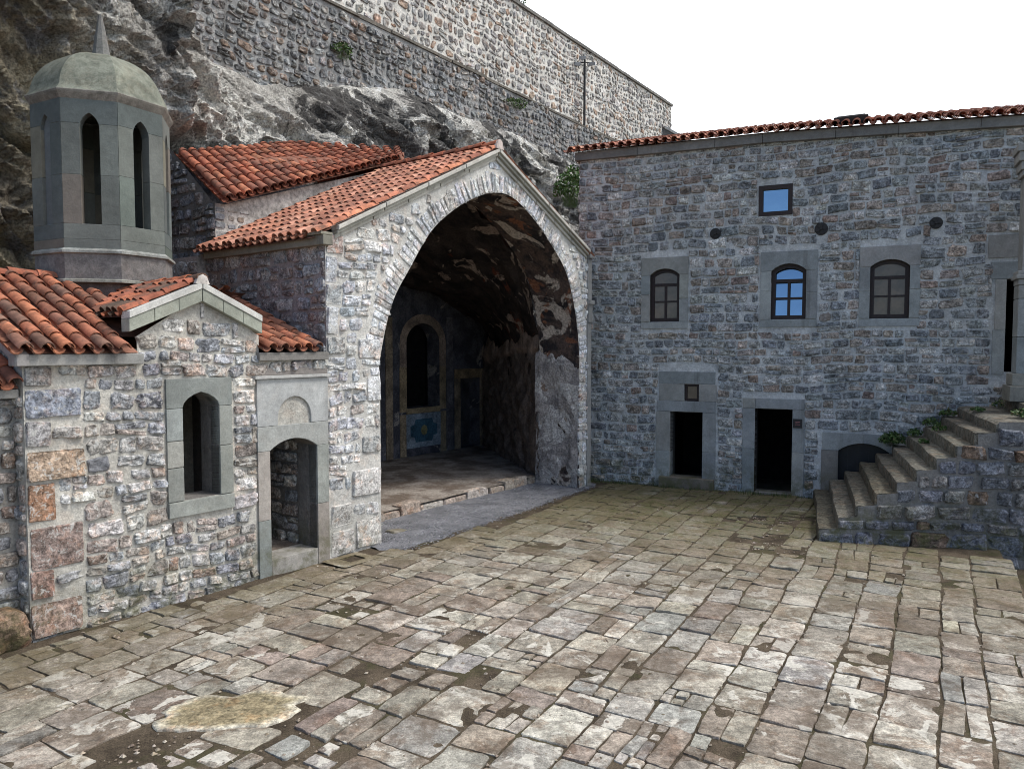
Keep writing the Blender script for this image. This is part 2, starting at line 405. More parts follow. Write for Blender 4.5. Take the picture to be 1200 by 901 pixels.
M_GLASS_SKY = mat_glass('sky_tinted_glass', (.010, .022, .050), .03, 1.0); M_GLASS_SKY.node_tree.nodes['Principled BSDF'].inputs['IOR'].default_value = 2.7; M_GLASS_SKY.node_tree.nodes['Principled BSDF'].inputs['Specular Tint'].default_value = (.62, .82, 1, 1)  # blue tint painted into the glass to deepen the reflected sky
M_GLASS_DIM = mat_glass('painted_reflection_glass', (.080, .052, .036), .22, .25)  # brown base colour stands in for the reflection of buildings opposite
def mat_plaster(name, dark, mid, pale, pth, rth, sc=1.0, red=(.16, .05, .03), hi=None, lo=None):
    n = NT(name); v = n.off((2, 5, 1))
    c = n.mix(n.map(n.noise(1.6*sc, 8, .66, dist=.5), .40, .60), dark, mid)
    k = n.map(n.noise(1.15*sc, 7, .62, v, .9), rth, rth+.05); c = n.mix(k, c, red)
    k = n.map(n.noise(.95*sc, 8, .58, n.off((11, 3, 7)), 1.1), pth, pth+.035); k = n.math('MULTIPLY', k, n.map(n.noise(6, 6, .7), .3, .55, .25, 1)); c = n.mix(k, c, pale)
    c = mul(n, c, grey(n, n.map(n.noise(24, 6, .7), .3, .7, .55, 1.45)))
    n.bump([(n.noise(2.5, 8, .65), .08), (n.noise(30, 5, .7), .012)]); return n.fin(c, .9, .2)
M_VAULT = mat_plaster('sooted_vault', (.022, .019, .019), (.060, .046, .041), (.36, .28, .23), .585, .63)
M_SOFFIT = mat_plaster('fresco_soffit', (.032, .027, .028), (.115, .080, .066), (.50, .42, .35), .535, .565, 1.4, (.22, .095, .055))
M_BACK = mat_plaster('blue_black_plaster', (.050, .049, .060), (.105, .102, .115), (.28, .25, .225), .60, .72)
M_JAMB = mat_plaster('bare_jamb', (.25, .225, .215), (.40, .355, .325), (.52, .485, .45), .53, .66, 1.6, (.24, .17, .13))
def mat_floor():
    n = NT('worn_floor'); c = n.mix(n.map(n.noise(1.5, 8, .68), .38, .62), (.16, .125, .10), (.36, .32, .28)); c = mul(n, c, grey(n, n.map(n.noise(26, 6, .7), .3, .7, .6, 1.4)))
    k = n.map(n.noise(1.0, 6, .6, n.off((3, 3, 3))), .56, .66, 0, .6); c = n.mix(k, c, (.10, .075, .06))
    n.bump([(n.noise(5, 8, .66), .05), (n.noise(50, 4), .006)]); return n.fin(c, .92, .2)
M_FLOOR = mat_floor()
def mat_cliff():
    n = NT('cliff_rock'); lu = n.dot(tuple(CH.U), -float(np.dot(CH.U, CH.O)))
    st = n.off((0, 0, 0), (1, 1, 1)); left = n.map(n.math('ADD', lu, n.math('MULTIPLY', n.noise(.5, 4, .6), 3.0)), -1.9, .4)
    warm = n.mix(n.map(n.noise(.9, 7, .62), .38, .62), (.18, .155, .118), (.43, .375, .265)); warm = n.mix(n.map(n.noise(1.7, 7, .65, n.off((5, 1, 2))), .52, .64, 0, .75), warm, (.21, .215, .23))
    cold = n.mix(n.map(n.noise(.8, 8, .66), .40, .60), (.21, .195, .175), (.50, .475, .435))
    k = n.map(n.noise(5.5, 11, .80, dist=.8), .435, .505); k = n.math('MULTIPLY', k, n.map(n.noise(.55, 4, .6, n.off((8, 2, 4))), .36, .56)); cold = n.mix(n.math('MULTIPLY', k, .9), cold, (.78, .76, .70))
    k = n.map(n.noise(1.6, 9, .72, n.off((1, 7, 3), (1, 1, .55)), 1.0), .57, .63); cold = n.mix(n.math('MULTIPLY', k, .9), cold, (.78, .78, .77))
    k = n.map(n.math('ADD', n.noise(.75, 8, .70, n.off((6, 6, 1), (1, 1, .6)), .6), n.map(lu, 1.5, 5.0, 0, .075)), .565, .615); cold = n.mix(n.math('MULTIPLY', k, .85), cold, (.032, .029, .029))
    c = n.mix(left, warm, cold); c = mul(n, c, grey(n, n.map(n.noise(20, 8, .78), .33, .67, .40, 1.55)))
    k = n.map(n.noise(1.2, 8, .7, n.off((2, 8, 8))), .60, .70, 0, .5); c = n.mix(k, c, (.10, .11, .04))
    n.bump([(n.noise(5, 9, .76), .16), (n.noise(24, 6, .75), .04)]); return n.fin(c, .93, .2)
M_CLIFF = mat_cliff()
def mat_gravel():
    n = NT('grey_gravel'); v = n.voro(34); c = n.mix(n.map(v.outputs['Color'], .2, .8), (.16, .16, .17), (.40, .40, .42)); c = mul(n, c, grey(n, n.map(n.noise(1.3, 6), .3, .7, .75, 1.2)))
    n.bump([(v.outputs['Distance'], -.02)]); return n.fin(c, .9, .25)
M_GRAVEL = mat_gravel()
def mat_col(name, rough=.9, lo=.75, hi=1.25, sc=30, bump=.006):
    n = NT(name); c, a = n.attr(); c = mul(n, c, grey(n, n.map(n.noise(sc, 6, .68), .3, .7, lo, hi))); c = mul(n, c, grey(n, n.map(n.noise(2.4, 6, .65), .3, .7, lo, hi))); n.bump([(n.noise(sc*.7, 6, .65), bump)]); return n.fin(c, rough, .2)
M_LIME = mat_col('lime_render', .93, .62, 1.3, 14, .02)
M_PEBBLE = mat_col('pebble', .85)
M_PAINT = mat_col('old_paint', .85, .55, 1.4, 22, .008)

# ------------------------------------------------------------------ roof tiles
TP = [(.43, .165, .09, 3), (.37, .14, .08, 4), (.30, .125, .078, 3), (.24, .115, .078, 2), (.18, .10, .072, .8)]
TDARK = [(.40, .135, .070, 3), (.30, .105, .065, 3), (.22, .095, .062, 3), (.15, .085, .060, 3), (.10, .070, .052, 2)]
TRED = [(.38, .125, .07, 4), (.31, .105, .062, 4), (.23, .092, .060, 3), (.46, .18, .10, 1.5)]
def half_tile(mb, p, s, nrm, L, r0, r1, col, up=True, seg=7, lift=.02, thick=.014):
    lat = np.cross(s, nrm); t = np.linspace(0, math.pi, seg); sg = 1 if up else -1
    def ring(r, a, z): return p + s*a + nrm*z + np.cos(t)[:, None]*r*lat + sg*np.sin(t)[:, None]*r*nrm*.92
    rows = [ring(r0-thick, .10, lift), ring(r0-thick, 0, lift), ring(r0, 0, lift), ring(r0, .03, lift), ring(r1, L, 0)]
    mb.grid(np.array(rows), col, flip=not up)
def tile_field(mb, cols, nrm, pal, sp, L=.34, r=None, over=.06, pans=True, first=None):
    """cols: list of (eave point, top point) per row of tiles"""
    r = r or sp*.37; nrm = np.array(nrm, float)/np.linalg.norm(nrm)
    for k, (e, t) in enumerate(cols):
        e = np.array(e, float); t = np.array(t, float); d = t-e; ln = np.linalg.norm(d)
        if ln < .08: continue
        d /= ln; q = nrm-d*np.dot(nrm, d); q /= np.linalg.norm(q); m = max(1, int(math.ceil((ln-.05)/L)))
        cc = pick(pal, m, .10); cp = pick(pal, m, .10); lat = np.cross(d, q)
        for i in range(m):
            a = i*L; LL = min(L+over, ln-a+.02) if i == m-1 else L+over
            if LL < .06: continue
            j = lat*RNG.normal(0, .006)+d*RNG.normal(0, .012); dd = d+lat*RNG.normal(0, .012)+q*RNG.normal(0, .004)
            half_tile(mb, e+d*a+j+q*(r*.42), dd, q, LL, r*1.0, r*.84, cc[i])
            if pans: half_tile(mb, e+d*(a-.03)+lat*(-sp/2)+q*(r*.62), d, q, LL, r*.86, r*.98, cp[i]*np.array([.8, .8, .8, 1]), up=False, lift=0, seg=6)
def ridge_row(mb, p0, p1, pal, r=.11, L=.36):
    p0 = np.array(p0, float); p1 = np.array(p1, float); d = p1-p0; ln = np.linalg.norm(d); d /= ln; m = max(1, int(round(ln/L))); c = pick(pal, m)
    for i in range(m): half_tile(mb, p0+d*(ln*i/m)+np.array([0, 0, RNG.normal(0, .006)]), d, np.array([0, 0, 1.0])-d*d[2], ln/m+.05, r, r*.88, c[i], lift=.02)
def quad(mb, a, b, c, d, col): mb.add([a, b, c, d], [(0, 1, 2, 3)], col)

# ------------------------------------------------------------------ openings with dressed stone surrounds
DR = [(.27, .28, .255, 3), (.30, .295, .265, 2), (.235, .25, .235, 2), (.31, .28, .25, 1)]
DRF = [(.255, .268, .265, 3), (.285, .283, .27, 2), (.225, .242, .246, 2)]
def surround(fr, name, parent, out, op, head, proud, depth, pal, jl=2, jr=2, sill=True, mat=None, gap=.005, sillproud=.02, lintel_split=False, bevel=.008):
    """out=(u0,v0,u1,v1) outer, op=(a0,b0,a1,spring), head = list of points of the arch right to left (empty: flat)"""
    mb = MB(); u0, v0, u1, v1 = out; a0, b0, a1, vs = op; cs = pick(pal, 12, .08)[:, :3]; k = 0
    if sill: prism(mb, fr, rect(u0, v0, u1, b0-gap), -depth, proud+sillproud, cs[k]); k += 1; vb = b0
    else: vb = v0
    for (x0, x1, nn) in ((u0, a0, jl), (a1, u1, jr)):
        e = [vb]+sorted(vb+(vs-vb)*(i+RNG.uniform(-.18, .18))/nn for i in range(1, nn))+[vs]
        for i in range(nn): prism(mb, fr, rect(x0, e[i]+gap, x1, e[i+1]-gap), -depth, proud+RNG.uniform(-.003, .003), cs[k]); k += 1
    hd = [(u, v) for u, v in head] if head else [(a1, vs), (a0, vs)]
    if lintel_split:
        m = len(hd)//2; mid = hd[m]
        prism(mb, fr, [(mid[0]+gap/2, v1), (mid[0]+gap/2, mid[1])]+list(reversed(hd[:m]))+[(u1, vs), (u1, v1)], -depth, proud, cs[k]); k += 1
        prism(mb, fr, [(u0, v1), (u0, vs)]+list(reversed(hd[m+1:]))+[(mid[0]-gap/2, mid[1]), (mid[0]-gap/2, v1)], -depth, proud, cs[k])
    else:
        prism(mb, fr, [(u0, v1), (u0, vs)]+list(reversed(hd))+[(u1, vs), (u1, v1)], -depth, proud, cs[k])
    return build(name, mb, mat or M_DRESS, parent, bevel=bevel)

# ================================================================== CHAPEL
Yc = 11.5; cdir = ray(122.5, 200); TC = EYE+cdir*(Yc/cdir[1]); TC[2] = 0
toc = np.array([-TC[0], -TC[1], 0]); toc /= np.linalg.norm(toc); rgt = np.array([-toc[1], toc[0], 0])
RAD = 82*Yc/FPX*math.cos(math.atan(481.5/FPX))
tcu = np.dot(TC-CH.O, CH.U); tcw = np.dot(TC-CH.O, NIN)
P = CH.px
uL = P(35, 700)[0]; uC = P(381, 300)[0]            # chapel left corner, hall left corner
ve = P(100, 424.5)[1]                                # eave height
gp = P(237, 346); gl = P(160, 393); gr = P(303, 394)
gp_u, gp_v = gp; gt = ((gp_v-gl[1])/(gp_u-gl[0])+(gp_v-gr[1])/(gr[0]-gp_u))/2
g0, g1 = gl[0], gr[0]
ov = .16; RT = .44                                  # overhang, roof slope
chapel = empty('chapel', CH.p((uL+uC)/2, 0, 0), 'small pale rubble stone chapel with tiled roof, little front gable, arched window and doorway', 'chapel')
CHP = [(.28, .285, .295, 3), (.33, .325, .315, 3), (.27, .24, .215, 2.4), (.32, .275, .245, 2), (.40, .385, .36, 2), (.20, .205, .22, 1.6), (.23, .175, .145, .8)]
MORT = (.44, .42, .375, 0)
outer = [(uL, -.15), (uC, -.15), (uC, ve), (g1, ve), (g1, gp_v-gt*(g1-gp_u)), (gp_u, gp_v), (g0, gp_v-gt*(gp_u-g0)), (g0, ve), (uL, ve)]
def uvbox(fr, x0, y0, x1, y1):
    a = fr.px(x0, y0); b = fr.px(x1, y1); return min(a[0], b[0]), min(a[1], b[1]), max(a[0], b[0]), max(a[1], b[1])
# window
wo = (P(194, 500)[0], P(232, 601)[1], P(271, 500)[0], P(232, 443)[1]); wi = (P(213, 500)[0], P(234, 583)[1], P(256, 500)[0], P(213, 478)[1])
wh = arc(wi[0], wi[2], wi[3], P(234, 459)[1], 8, .25)
do = (P(300, 500)[0], P(340, 664)[1], P(383, 500)[0], P(340, 443)[1]); di = (P(316, 600)[0], P(343, 649)[1], P(371, 600)[0], P(317, 528)[1])
dh = seg_arc(di[0], di[2], di[3], P(344, 513)[1], 10)
def hole_of(i, head): return [(i[0], i[1]), (i[2], i[1])]+list(head)
hw = hole_of(wi, wh); hd_ = hole_of((di[0], di[1]-.03, di[2], di[3]), dh)
# manual quoins of the left corner (pixel boxes read on the wall plane)
QU = [((35, 455, 96, 489), (.20, .215, .25)), ((35, 492, 60, 524), (.30, .29, .29)), ((37, 526, 101, 562), (.30, .225, .165)), ((35, 566, 68, 612), (.25, .155, .105)), ((37, 614, 100, 664), (.215, .165, .145)), ((37, 667, 65, 701), (.22, .150, .125)), ((38, 702, 98, 742), (.225, .165, .135)), ((38, 744, 75, 757), (.17, .175, .18)), ((35, 428, 62, 453), (.24, .235, .23))]
qcells = []; qcol = []
for (x0, y0, x1, y1), c in QU:
    b = uvbox(CH, x0, y0, x1, y1); qa = P((x0+x1)/2, y0); qb = P((x0+x1)/2, y1)
    qcells.append((uL+.0, b[2], qb[1], qa[1])); qcol.append((*c, .9))
mb = MB()
sheet(mb, CH, outer, [hw, hd_], MORT, 0, .45, (.17, .16, .15, 0))
qh = [rect(c[0]-.02, c[2]-.015, c[1]+.02, c[3]+.015) for c in qcells]
cells = courses(outer, [rect(wo[0]-.01, wo[1]-.01, wo[2]+.01, wo[3]+.01), rect(do[0]-.01, -.2, do[2]+.01, do[3]+.1)]+qh, (.13, .27), (.13, .38), .14, breaks=(ve-.02,))
stones(mb, CH, cells, CHP, N=24, proud=.030, gap=.014, rough=.9, jit=.045, warp=.05, rot=4.5, quad=.12, corner=(.08, .55), freq=10)
stones(mb, CH, qcells, CHP, N=24, proud=.030, gap=.014, rough=.22, jit=.012, warp=0, corner=(.08, .2), quad=.05, rings=HARD, cols=np.array(qcol), rot=.6)
build('front_wall', mb, M_CH, chapel)
# left end wall, back wall, floor and inner skins
EW = Frame(CH.p(uL, 0, 0), U=-NIN, N=-D3)          # u runs towards the front
CD = 4.2
mb = MB(); rz = ve+RT*2.1
endpoly = [(0, -.15), (0, ve), (-2.1, rz), (-CD, ve), (-CD, -.15)]
sheet(mb, EW, endpoly[::-1], [], MORT)
cells = courses(endpoly[::-1], [], (.16, .30), (.2, .5), .2); stones(mb, EW, cells, CHP, N=12, proud=.034, gap=.022, rough=.7, warp=.0)
build('end_wall', mb, M_CH, chapel)
mb = MB(); BKF = Frame(CH.p(uC, 0, -CD), U=-D3, N=NIN)
prism(mb, BKF, rect(.05, -.15, uC-uL-.02, ve), -.3, 0, MORT); build('back_wall', mb, M_CH, chapel)
mb = MB()
IN = Frame(CH.p(0, 0, 0), U=CH.U, V=NIN, N=np.array([0, 0, 1.0]))
prism(mb, IN, rect(uL+.03, .43, uC-.02, CD-.35), -.1, P(343, 649)[1]-.012, (.10, .09, .08, .2)); build('floor', mb, M_FLOOR, chapel)
mb = MB(); prism(mb, IN, rect(uL+.06, .06, uC-.05, CD-.3), ve-.14, ve-.08, (.10, .09, .08)); build('light_block_slab', mb, M_VOID, chapel)  # closed slab added under the roof to keep light out of the interior
# rubble cheek seen through the doorway
mb = MB(); CK = Frame(CH.p(di[2]+.03, 0, -.46), U=-NIN, N=-D3); ck = [(-1.5, 0), (-.02, 0), (-.02, 2.55), (-1.5, 2.55)]
sheet(mb, CK, ck, [], (.20, .185, .17, 0)); stones(mb, CK, courses(ck, [], (.14, .24), (.2, .4)), CHP, N=12, proud=.034, gap=.022, rough=.7)
build('inner_wall', mb, M_CH, chapel)
wf = surround(CH, 'window', chapel, wo, wi, wh, .035, .20, DR, 3, 2, True, lintel_split=False)
tag(wf, 'tall narrow arched window opening in a greenish grey stone surround')
# door surround with niche and ledge
nb = (P(324, 492)[0], P(343, 492)[1], P(363, 492)[0], P(343, 464)[1]); nh = arc(nb[0], nb[2], nb[1]+.05, nb[3], 10)
mb = MB(); cs = pick(DR, 12, .06)[:, :3]; vs = di[3]; vm = nb[1]-.06; g = .004
prism(mb, CH, rect(do[0], do[1]-.2, di[0], vs*.45), -.18, .04, cs[0]); prism(mb, CH, rect(do[0], vs*.45+g, di[0], vs), -.18, .038, cs[1])
prism(mb, CH, rect(di[2], do[1]-.2, do[2], vs*.5), -.18, .04, cs[2]); prism(mb, CH, rect(di[2], vs*.5+g, do[2], vs), -.18, .041, cs[3])
prism(mb, CH, rect(di[0]+g, do[1]-.2, di[2]-g, di[1]), -.42, .036, (.30, .285, .26))
prism(mb, CH, [(do[0], vm), (do[0], vs+g)]+[(u, v+.001) for u, v in reversed(dh)]+[(do[2], vs+g), (do[2], vm)], -.18, .039, (.33, .335, .315))
prism(mb, CH, [(do[0], do[3]), (do[0], vm+g), (nb[0], vm+g), (nb[0], nb[1])]+[] if False else [(do[0], do[3]), (do[0], vm+g), (nb[0], vm+g)]+list(reversed([(nb[2], vm+.05)]+nh+[(nb[0], vm+.05)]))+[(nb[2], vm+g), (do[2], vm+g), (do[2], do[3])], -.17, .04, (.38, .385, .375))
prism(mb, CH, rect(nb[0]-.03, vm, nb[2]+.03, nb[3]+.04), -.22, -.168, (.17, .165, .155))  # niche back coloured darker, recess shade painted in
d_ = build('doorway', mb, M_DRESS, chapel, bevel=.008); tag(d_, 'low arched doorway with a small blind niche above it')
mb = MB(); prism(mb, CH, rect(do[0]-.05, do[3]+.004, do[2]+.02, do[3]+.05), -.02, .085, (.40, .395, .375)); prism(mb, CH, rect(do[0]-.01, do[3]+.053, do[2]+.01, do[3]+.16), -.02, .02, (.21, .19, .175))
build('door_ledge', mb, M_DRESS, chapel, bevel=.006)
# eave boards (stone cornice) left and right of the gable
mb = MB(); cv = .13
prism(mb, CH, rect(uL-.12, ve-.03, g0+.02, ve+cv-.03), -.05, ov-.02, (.25, .245, .23)); build('eave_cornice', mb, M_DRESS, chapel, bevel=.01); mb = MB(); prism(mb, CH, rect(g1-.05, ve-.02, uC-.02, ve+cv-.03), -.05, .09, (.20, .19, .175)); build('eave_cornice', mb, M_DRESS, chapel, bevel=.01); mb = MB()
# raking cornice of the left end
ec = Frame(EW.p(0, 0, .11), U=EW.U, N=EW.N)
prism(mb, ec, [(ov, ve-.03), (ov, ve+cv-.03), (-2.1, rz+cv+.05), (-2.1, rz-.02)][::-1], -.13, 0, (.27, .255, .245))
build('verge_cornice', mb, M_DRESS, chapel, bevel=.01)
mb = MB()
def rake(fr, mb, a, b, th, h0, h1, col, n=3):
    a = np.array(a); b = np.array(b)
    for i in range(n):
        p = a+(b-a)*(i/n+.003); q = a+(b-a)*((i+1)/n-.003); c = np.array(col)*(1+RNG.normal(0, .06))
        prism(mb, fr, [tuple(p), tuple(q), (q[0], q[1]+th), (p[0], p[1]+th)], h0, h1, c)
La = P(152, 389, .12); Pk = P(238, 353, .12); Ra = P(308, 391, .12)
for a_, b_ in ((La, (Pk[0]-.003, Pk[1])), ((Pk[0]+.003, Pk[1]), Ra)):
    rake(CH, mb, a_, b_, .165, -.1, .11, (.29, .30, .25), 3); rake(CH, mb, (a_[0], a_[1]+.169), (b_[0], b_[1]+.169), .09, -.1, .125, (.50, .49, .455), 1)
build('gable_cornice', mb, M_DRESS, chapel, bevel=.008)
# main roof
rb = ve+.13
def rz_at(w): return rb+RT*(w+ov)
gz = Pk[1]+.25; ghw = max(Pk[0]-La[0], Ra[0]-Pk[0]); gsl = (gz-(La[1]+.22))/(Pk[0]-La[0])
mb = MB(); SPC = .215; cols = []; colsR = []; u = uL-.02
while u < uC-.08:
    w0 = -ov-.02; z = gz-gsl*abs(u-Pk[0])
    if La[0]-.02 < u < Ra[0]+.02: w0 = max(w0, (z-rb)/RT-ov-.05)
    du_ = u-tcu; hid = abs(du_) < RAD*.95; wt_ = tcw-math.sqrt(max(0, (RAD*.95)**2-du_**2)); tpw = min(2.1, wt_) if hid else 2.1
    if u > Ra[0]-.02: colsR.append((CH.p(u, rb, ov*.6), CH.p(u, rb+.36*(2.5+ov*.6), -2.5)))
    elif w0 < 2.0 and u < Pk[0]+.4: cols.append((CH.p(u, rz_at(w0), -w0), CH.p(u, rz_at(tpw), -tpw)))
    elif u >= Pk[0]+.4: colsR.append((CH.p(u, rb+.36*(1.0+ov*.6), -1.0), CH.p(u, rb+.36*(2.5+ov*.6), -2.5)))
    u += SPC
tile_field(mb, cols, np.array([0, 0, 1.0])-NIN*RT, TP, SPC); tile_field(mb, colsR, np.array([0, 0, 1.0])-NIN*.36, TP, SPC)
ridge_row(mb, CH.p(uL-.12, rz_at(2.12)+.02, -2.12), CH.p(tcu-RAD*.75, rz_at(2.12)+.02, -2.12), TRED, .10)
quad(mb, CH.p(uL-.1, rz_at(-ov)-.02, ov-.03), CH.p(La[0]+.1, rz_at(-ov)-.02, ov-.03), CH.p(La[0]+.1, rz_at(2.1)-.02, -2.1), CH.p(uL-.1, rz_at(2.1)-.02, -2.1), TP[3][:3])
quad(mb, CH.p(La[0]+.1, rz_at(.3)-.02, -.3), CH.p(Pk[0]+.3, rz_at(.3)-.02, -.3), CH.p(Pk[0]+.3, rz_at(2.1)-.02, -2.1), CH.p(La[0]+.1, rz_at(2.1)-.02, -2.1), TP[3][:3])
quad(mb, CH.p(Pk[0]+.3, rb+.36*.3-.02, -.2), CH.p(uC, rb+.36*.3-.02, -.2), CH.p(uC, rb+.36*2.6-.03, -2.5), CH.p(Pk[0]+.3, rb+.36*2.6-.03, -2.5), TP[3][:3])
cols = [(CH.p(uL+i*SPC, rz_at(2.1)-RT*2.2, -4.3), CH.p(uL+i*SPC, rz_at(2.1), -2.1)) for i in range(int((uC-uL)/SPC))]
tile_field(mb, cols, np.array([0, 0, 1.0])+NIN*RT, TP, SPC)
quad(mb, CH.p(uL-.1, rz_at(2.1)-RT*2.2-.02, -4.3), CH.p(uC, rz_at(2.1)-RT*2.2-.02, -4.3), CH.p(uC, rz_at(2.1)-.02, -2.1), CH.p(uL-.1, rz_at(2.1)-.02, -2.1), TP[3][:3])
build('roof', mb, M_TILE, chapel, smooth=True, angle=.9)
# small cross gable roof
mb = MB()
for sg, hw_, pal in ((-1, Pk[0]-La[0], TDARK), (1, Ra[0]-Pk[0], TDARK)):
    cols = []; w = .02; first = True
    while w < 1.85:
        zr = gz; zb = max(gz-gsl*hw_, rz_at(w)+.02); du = (gz-zb)/gsl
        if du > .15: dz = .07 if sg > 0 else 0; cols.append((CH.p(Pk[0]+sg*du, zb-dz, -w-dz), CH.p(Pk[0], gz-dz, -w-dz)))
        w += .19
    tile_field(mb, cols[:1], np.array([0, 0, 1.0])+sg*D3*gsl, TRED, .19, L=.30); tile_field(mb, cols[1:], np.array([0, 0, 1.0])+sg*D3*gsl, pal, .19, L=.30)
    quad(mb, CH.p(Pk[0]+sg*hw_, gz-gsl*hw_-.03, -.02), CH.p(Pk[0], gz-.03, -.02), CH.p(Pk[0], gz-.03, -1.8), CH.p(Pk[0]+sg*hw_, gz-gsl*hw_-.03, -1.8), TP[3][:3])
ridge_row(mb, CH.p(Pk[0], gz+.02, .12), CH.p(Pk[0], gz+.02, -1.8), TDARK, .085, .32)
prism(mb, CH, [(Pk[0]-.10, gz-.02), (Pk[0]+.10, gz-.02), (Pk[0]+.06, gz+.08), (Pk[0], gz+.11), (Pk[0]-.06, gz+.08)], .06, .125, (.50, .46, .42))
build('gable_roof', mb, M_TILE, chapel, smooth=True, angle=.9)

# ------------------------------------------------------------------ lean-to at the left corner
lean = empty('lean_to', CH.p(uL-1.2, 0, -.5), 'low shaded stone lean-to with a few terracotta tiles against the chapel corner', 'lean-to')
lv = P(12, 466, -.22)[1]; mb = MB(); lo = [(uL-3.2, -.15), (uL-.0, -.15), (uL-.0, lv), (uL-3.2, lv)]
LF = Frame(CH.p(0, 0, -.22), U=CH.U, N=CH.N)
sheet(mb, LF, lo, [], (.26, .25, .23, 0)); stones(mb, LF, courses(lo, [], (.15, .27), (.2, .45)), [(c[0]*.7, c[1]*.7, c[2]*.7, c[3]) for c in CHP], N=16, proud=.034, gap=.022, rough=.7); build('wall', mb, M_CH, lean)  # chapel stone palette darkened, the shade on this wall painted in
mb = MB(); prism(mb, LF, rect(uL-3.2, lv, uL-.02, lv+.10), -.1, .16, (.26, .255, .24)); build('eave_cornice', mb, M_DRESS, lean, bevel=.01)
mb = MB(); cols = [(LF.p(uL-.06-i*SPC, lv+.12, .22), LF.p(uL-.10-i*SPC, lv+.12+.55*1.6, -1.4)) for i in range(14)]
tile_field(mb, cols, np.array([0, 0, 1.0])-NIN*.55, TRED, SPC); quad(mb, LF.p(uL-3.2, lv+.11, .16), LF.p(uL-.02, lv+.11, .16), LF.p(uL-.02, lv+.99, -1.4), LF.p(uL-3.2, lv+.99, -1.4), TP[3][:3])
build('roof', mb, M_TILE, lean, smooth=True, angle=.9)
# rough boulder at the foot of the corner
mb = MB(); sb = Frame(CH.p(uL-.30, .20, -.20), U=CH.U, N=CH.N)
stones(mb, sb, [(-.34, .30, -.28, .24)], [(.22, .155, .11, 1)], N=28, proud=.28, gap=.0, rough=.16, rings=HARD, warp=0, rot=1, freq=5)
tag(build('boulder', mb, M_CH), 'rough brown block of stone at the foot of the chapel corner', 'stone block')

# ================================================================== LANTERN TOWER
tower = empty('lantern_tower', TC+np.array([0, 0, 3.6]), 'octagonal grey stone lantern tower with slit openings, dome and spike finial behind the chapel roof', 'tower')
def vert(k, r):
    if k != int(k): k = k
    a = math.radians(11+45*k); return TC+r*(math.cos(a)*toc+math.sin(a)*rgt)
v0_ = vert(0, RAD); zpx = lambda y, x=137: (lambda r: EYE[2]+r[2]*(np.dot(v0_, _F)-0)/1.0)(ray(x, y))
def zat(y, pt):
    r = ray(137, y); t = pt[1]/r[1]; return EYE[2]+r[2]*t
zt, zl, zb = zat(115, v0_), zat(296, v0_), zat(329, v0_); zs0, zs1, zsp = zat(264, v0_), zat(135, v0_), zat(152, v0_); zj1, zj2 = zat(206, v0_), zat(148, v0_)
TPAL = [(.108, .122, .118, 3), (.130, .140, .128, 3), (.160, .152, .120, 2), (.106, .124, .108, 2), (.140, .126, .108, 1)]
def octring(mb, prof, col):
    for (r0, z0), (r1, z1) in zip(prof[:-1], prof[1:]):
        V = [vert(k, r0)+np.array([0, 0, z0]) for k in range(8)]+[vert(k, r1)+np.array([0, 0, z1]) for k in range(8)]
        mb.add(V, [(k, (k+1) % 8, (k+1) % 8+8, k+8) for k in range(8)], col)
mb = MB()
for k in range(8):
    a = vert(k, RAD); b = vert(k+1, RAD); W = np.linalg.norm(b-a); fr = Frame((a+b)/2, U=(b-a)/W, V=(0, 0, 1)); hwid = W/2
    if np.dot(fr.N, (a+b)/2-TC) < 0: fr.N = -fr.N
    sw = .125; T = .16; cs = pick(TPAL, 12, .07)[:, :3]; hh = hwid-.004; g = .0045
    if k == 6: sw = .11
    e = [zs0, zj1+RNG.uniform(-.02, .02), zj2+RNG.uniform(-.02, .02)]
    prism(mb, fr, rect(-hh, zl+.03, hh, zl+.17), -T, 0, cs[0]); prism(mb, fr, rect(-hh, zl+.17+g, hh, zs0-g), -T, 0, cs[1])
    for i in range(2):
        prism(mb, fr, rect(-hh, e[i], -sw, e[i+1]-g), -T, 0, cs[2+2*i]); prism(mb, fr, rect(sw, e[i], hh, e[i+1]-g), -T, 0, cs[3+2*i])
    hd = arc(-sw, sw, zsp, zs1, 8, .28); vb = e[2]
    prism(mb, fr, [(-hh, zt), (-hh, vb), (-sw, vb)]+list(reversed(hd))+[(sw, vb), (hh, vb), (hh, zt)], -T, 0, cs[8])
    sheet(mb, fr, rect(-hwid+.01, zl+.03, hwid-.01, zt), [[(-sw-.001, zs0-.001), (sw+.001, zs0-.001)]+hd], (.27, .27, .25, 0), -.0085)
    if k == 6:   # the far left slit is walled up
        prism(mb, fr, rect(-sw, zs0, sw, zs1), -T, -.05, (.14, .15, .15))
build('wall', mb, M_TOWER, tower, bevel=.006)
mb = MB(); octring(mb, [(RAD*.995, zb-.0), (RAD*.995, zl-.03)], (.155, .145, .140, .3)); octring(mb, [(RAD, zl-.03), (RAD*1.045, zl-.02), (RAD*1.045, zl+.012), (RAD*1.0, zl+.045), (RAD*.8, zl+.04)], (.21, .215, .20, .3))
octring(mb, [(RAD*.8, zb-.03), (RAD*1.03, zb-.03), (RAD*1.03, zb+.005), (RAD*.99, zb+.02)], (.24, .24, .21, .3)); octring(mb, [(RAD*.86, zb-.8), (RAD*.86, zb-.03)], (.15, .12, .11, .3))
build('drum_base', mb, M_TOWER, tower)
mb = MB(); octring(mb, [(RAD*.8, zt-.06), (RAD*1.0, zt-.055), (RAD*1.055, zt+.03), (RAD*1.065, zt+.055), (RAD*1.06, zt+.065)], (.165, .155, .135, .3)); build('cornice', mb, M_TOWER, tower)
DH = .76; prof = [(RAD*1.055, zt+.066)]
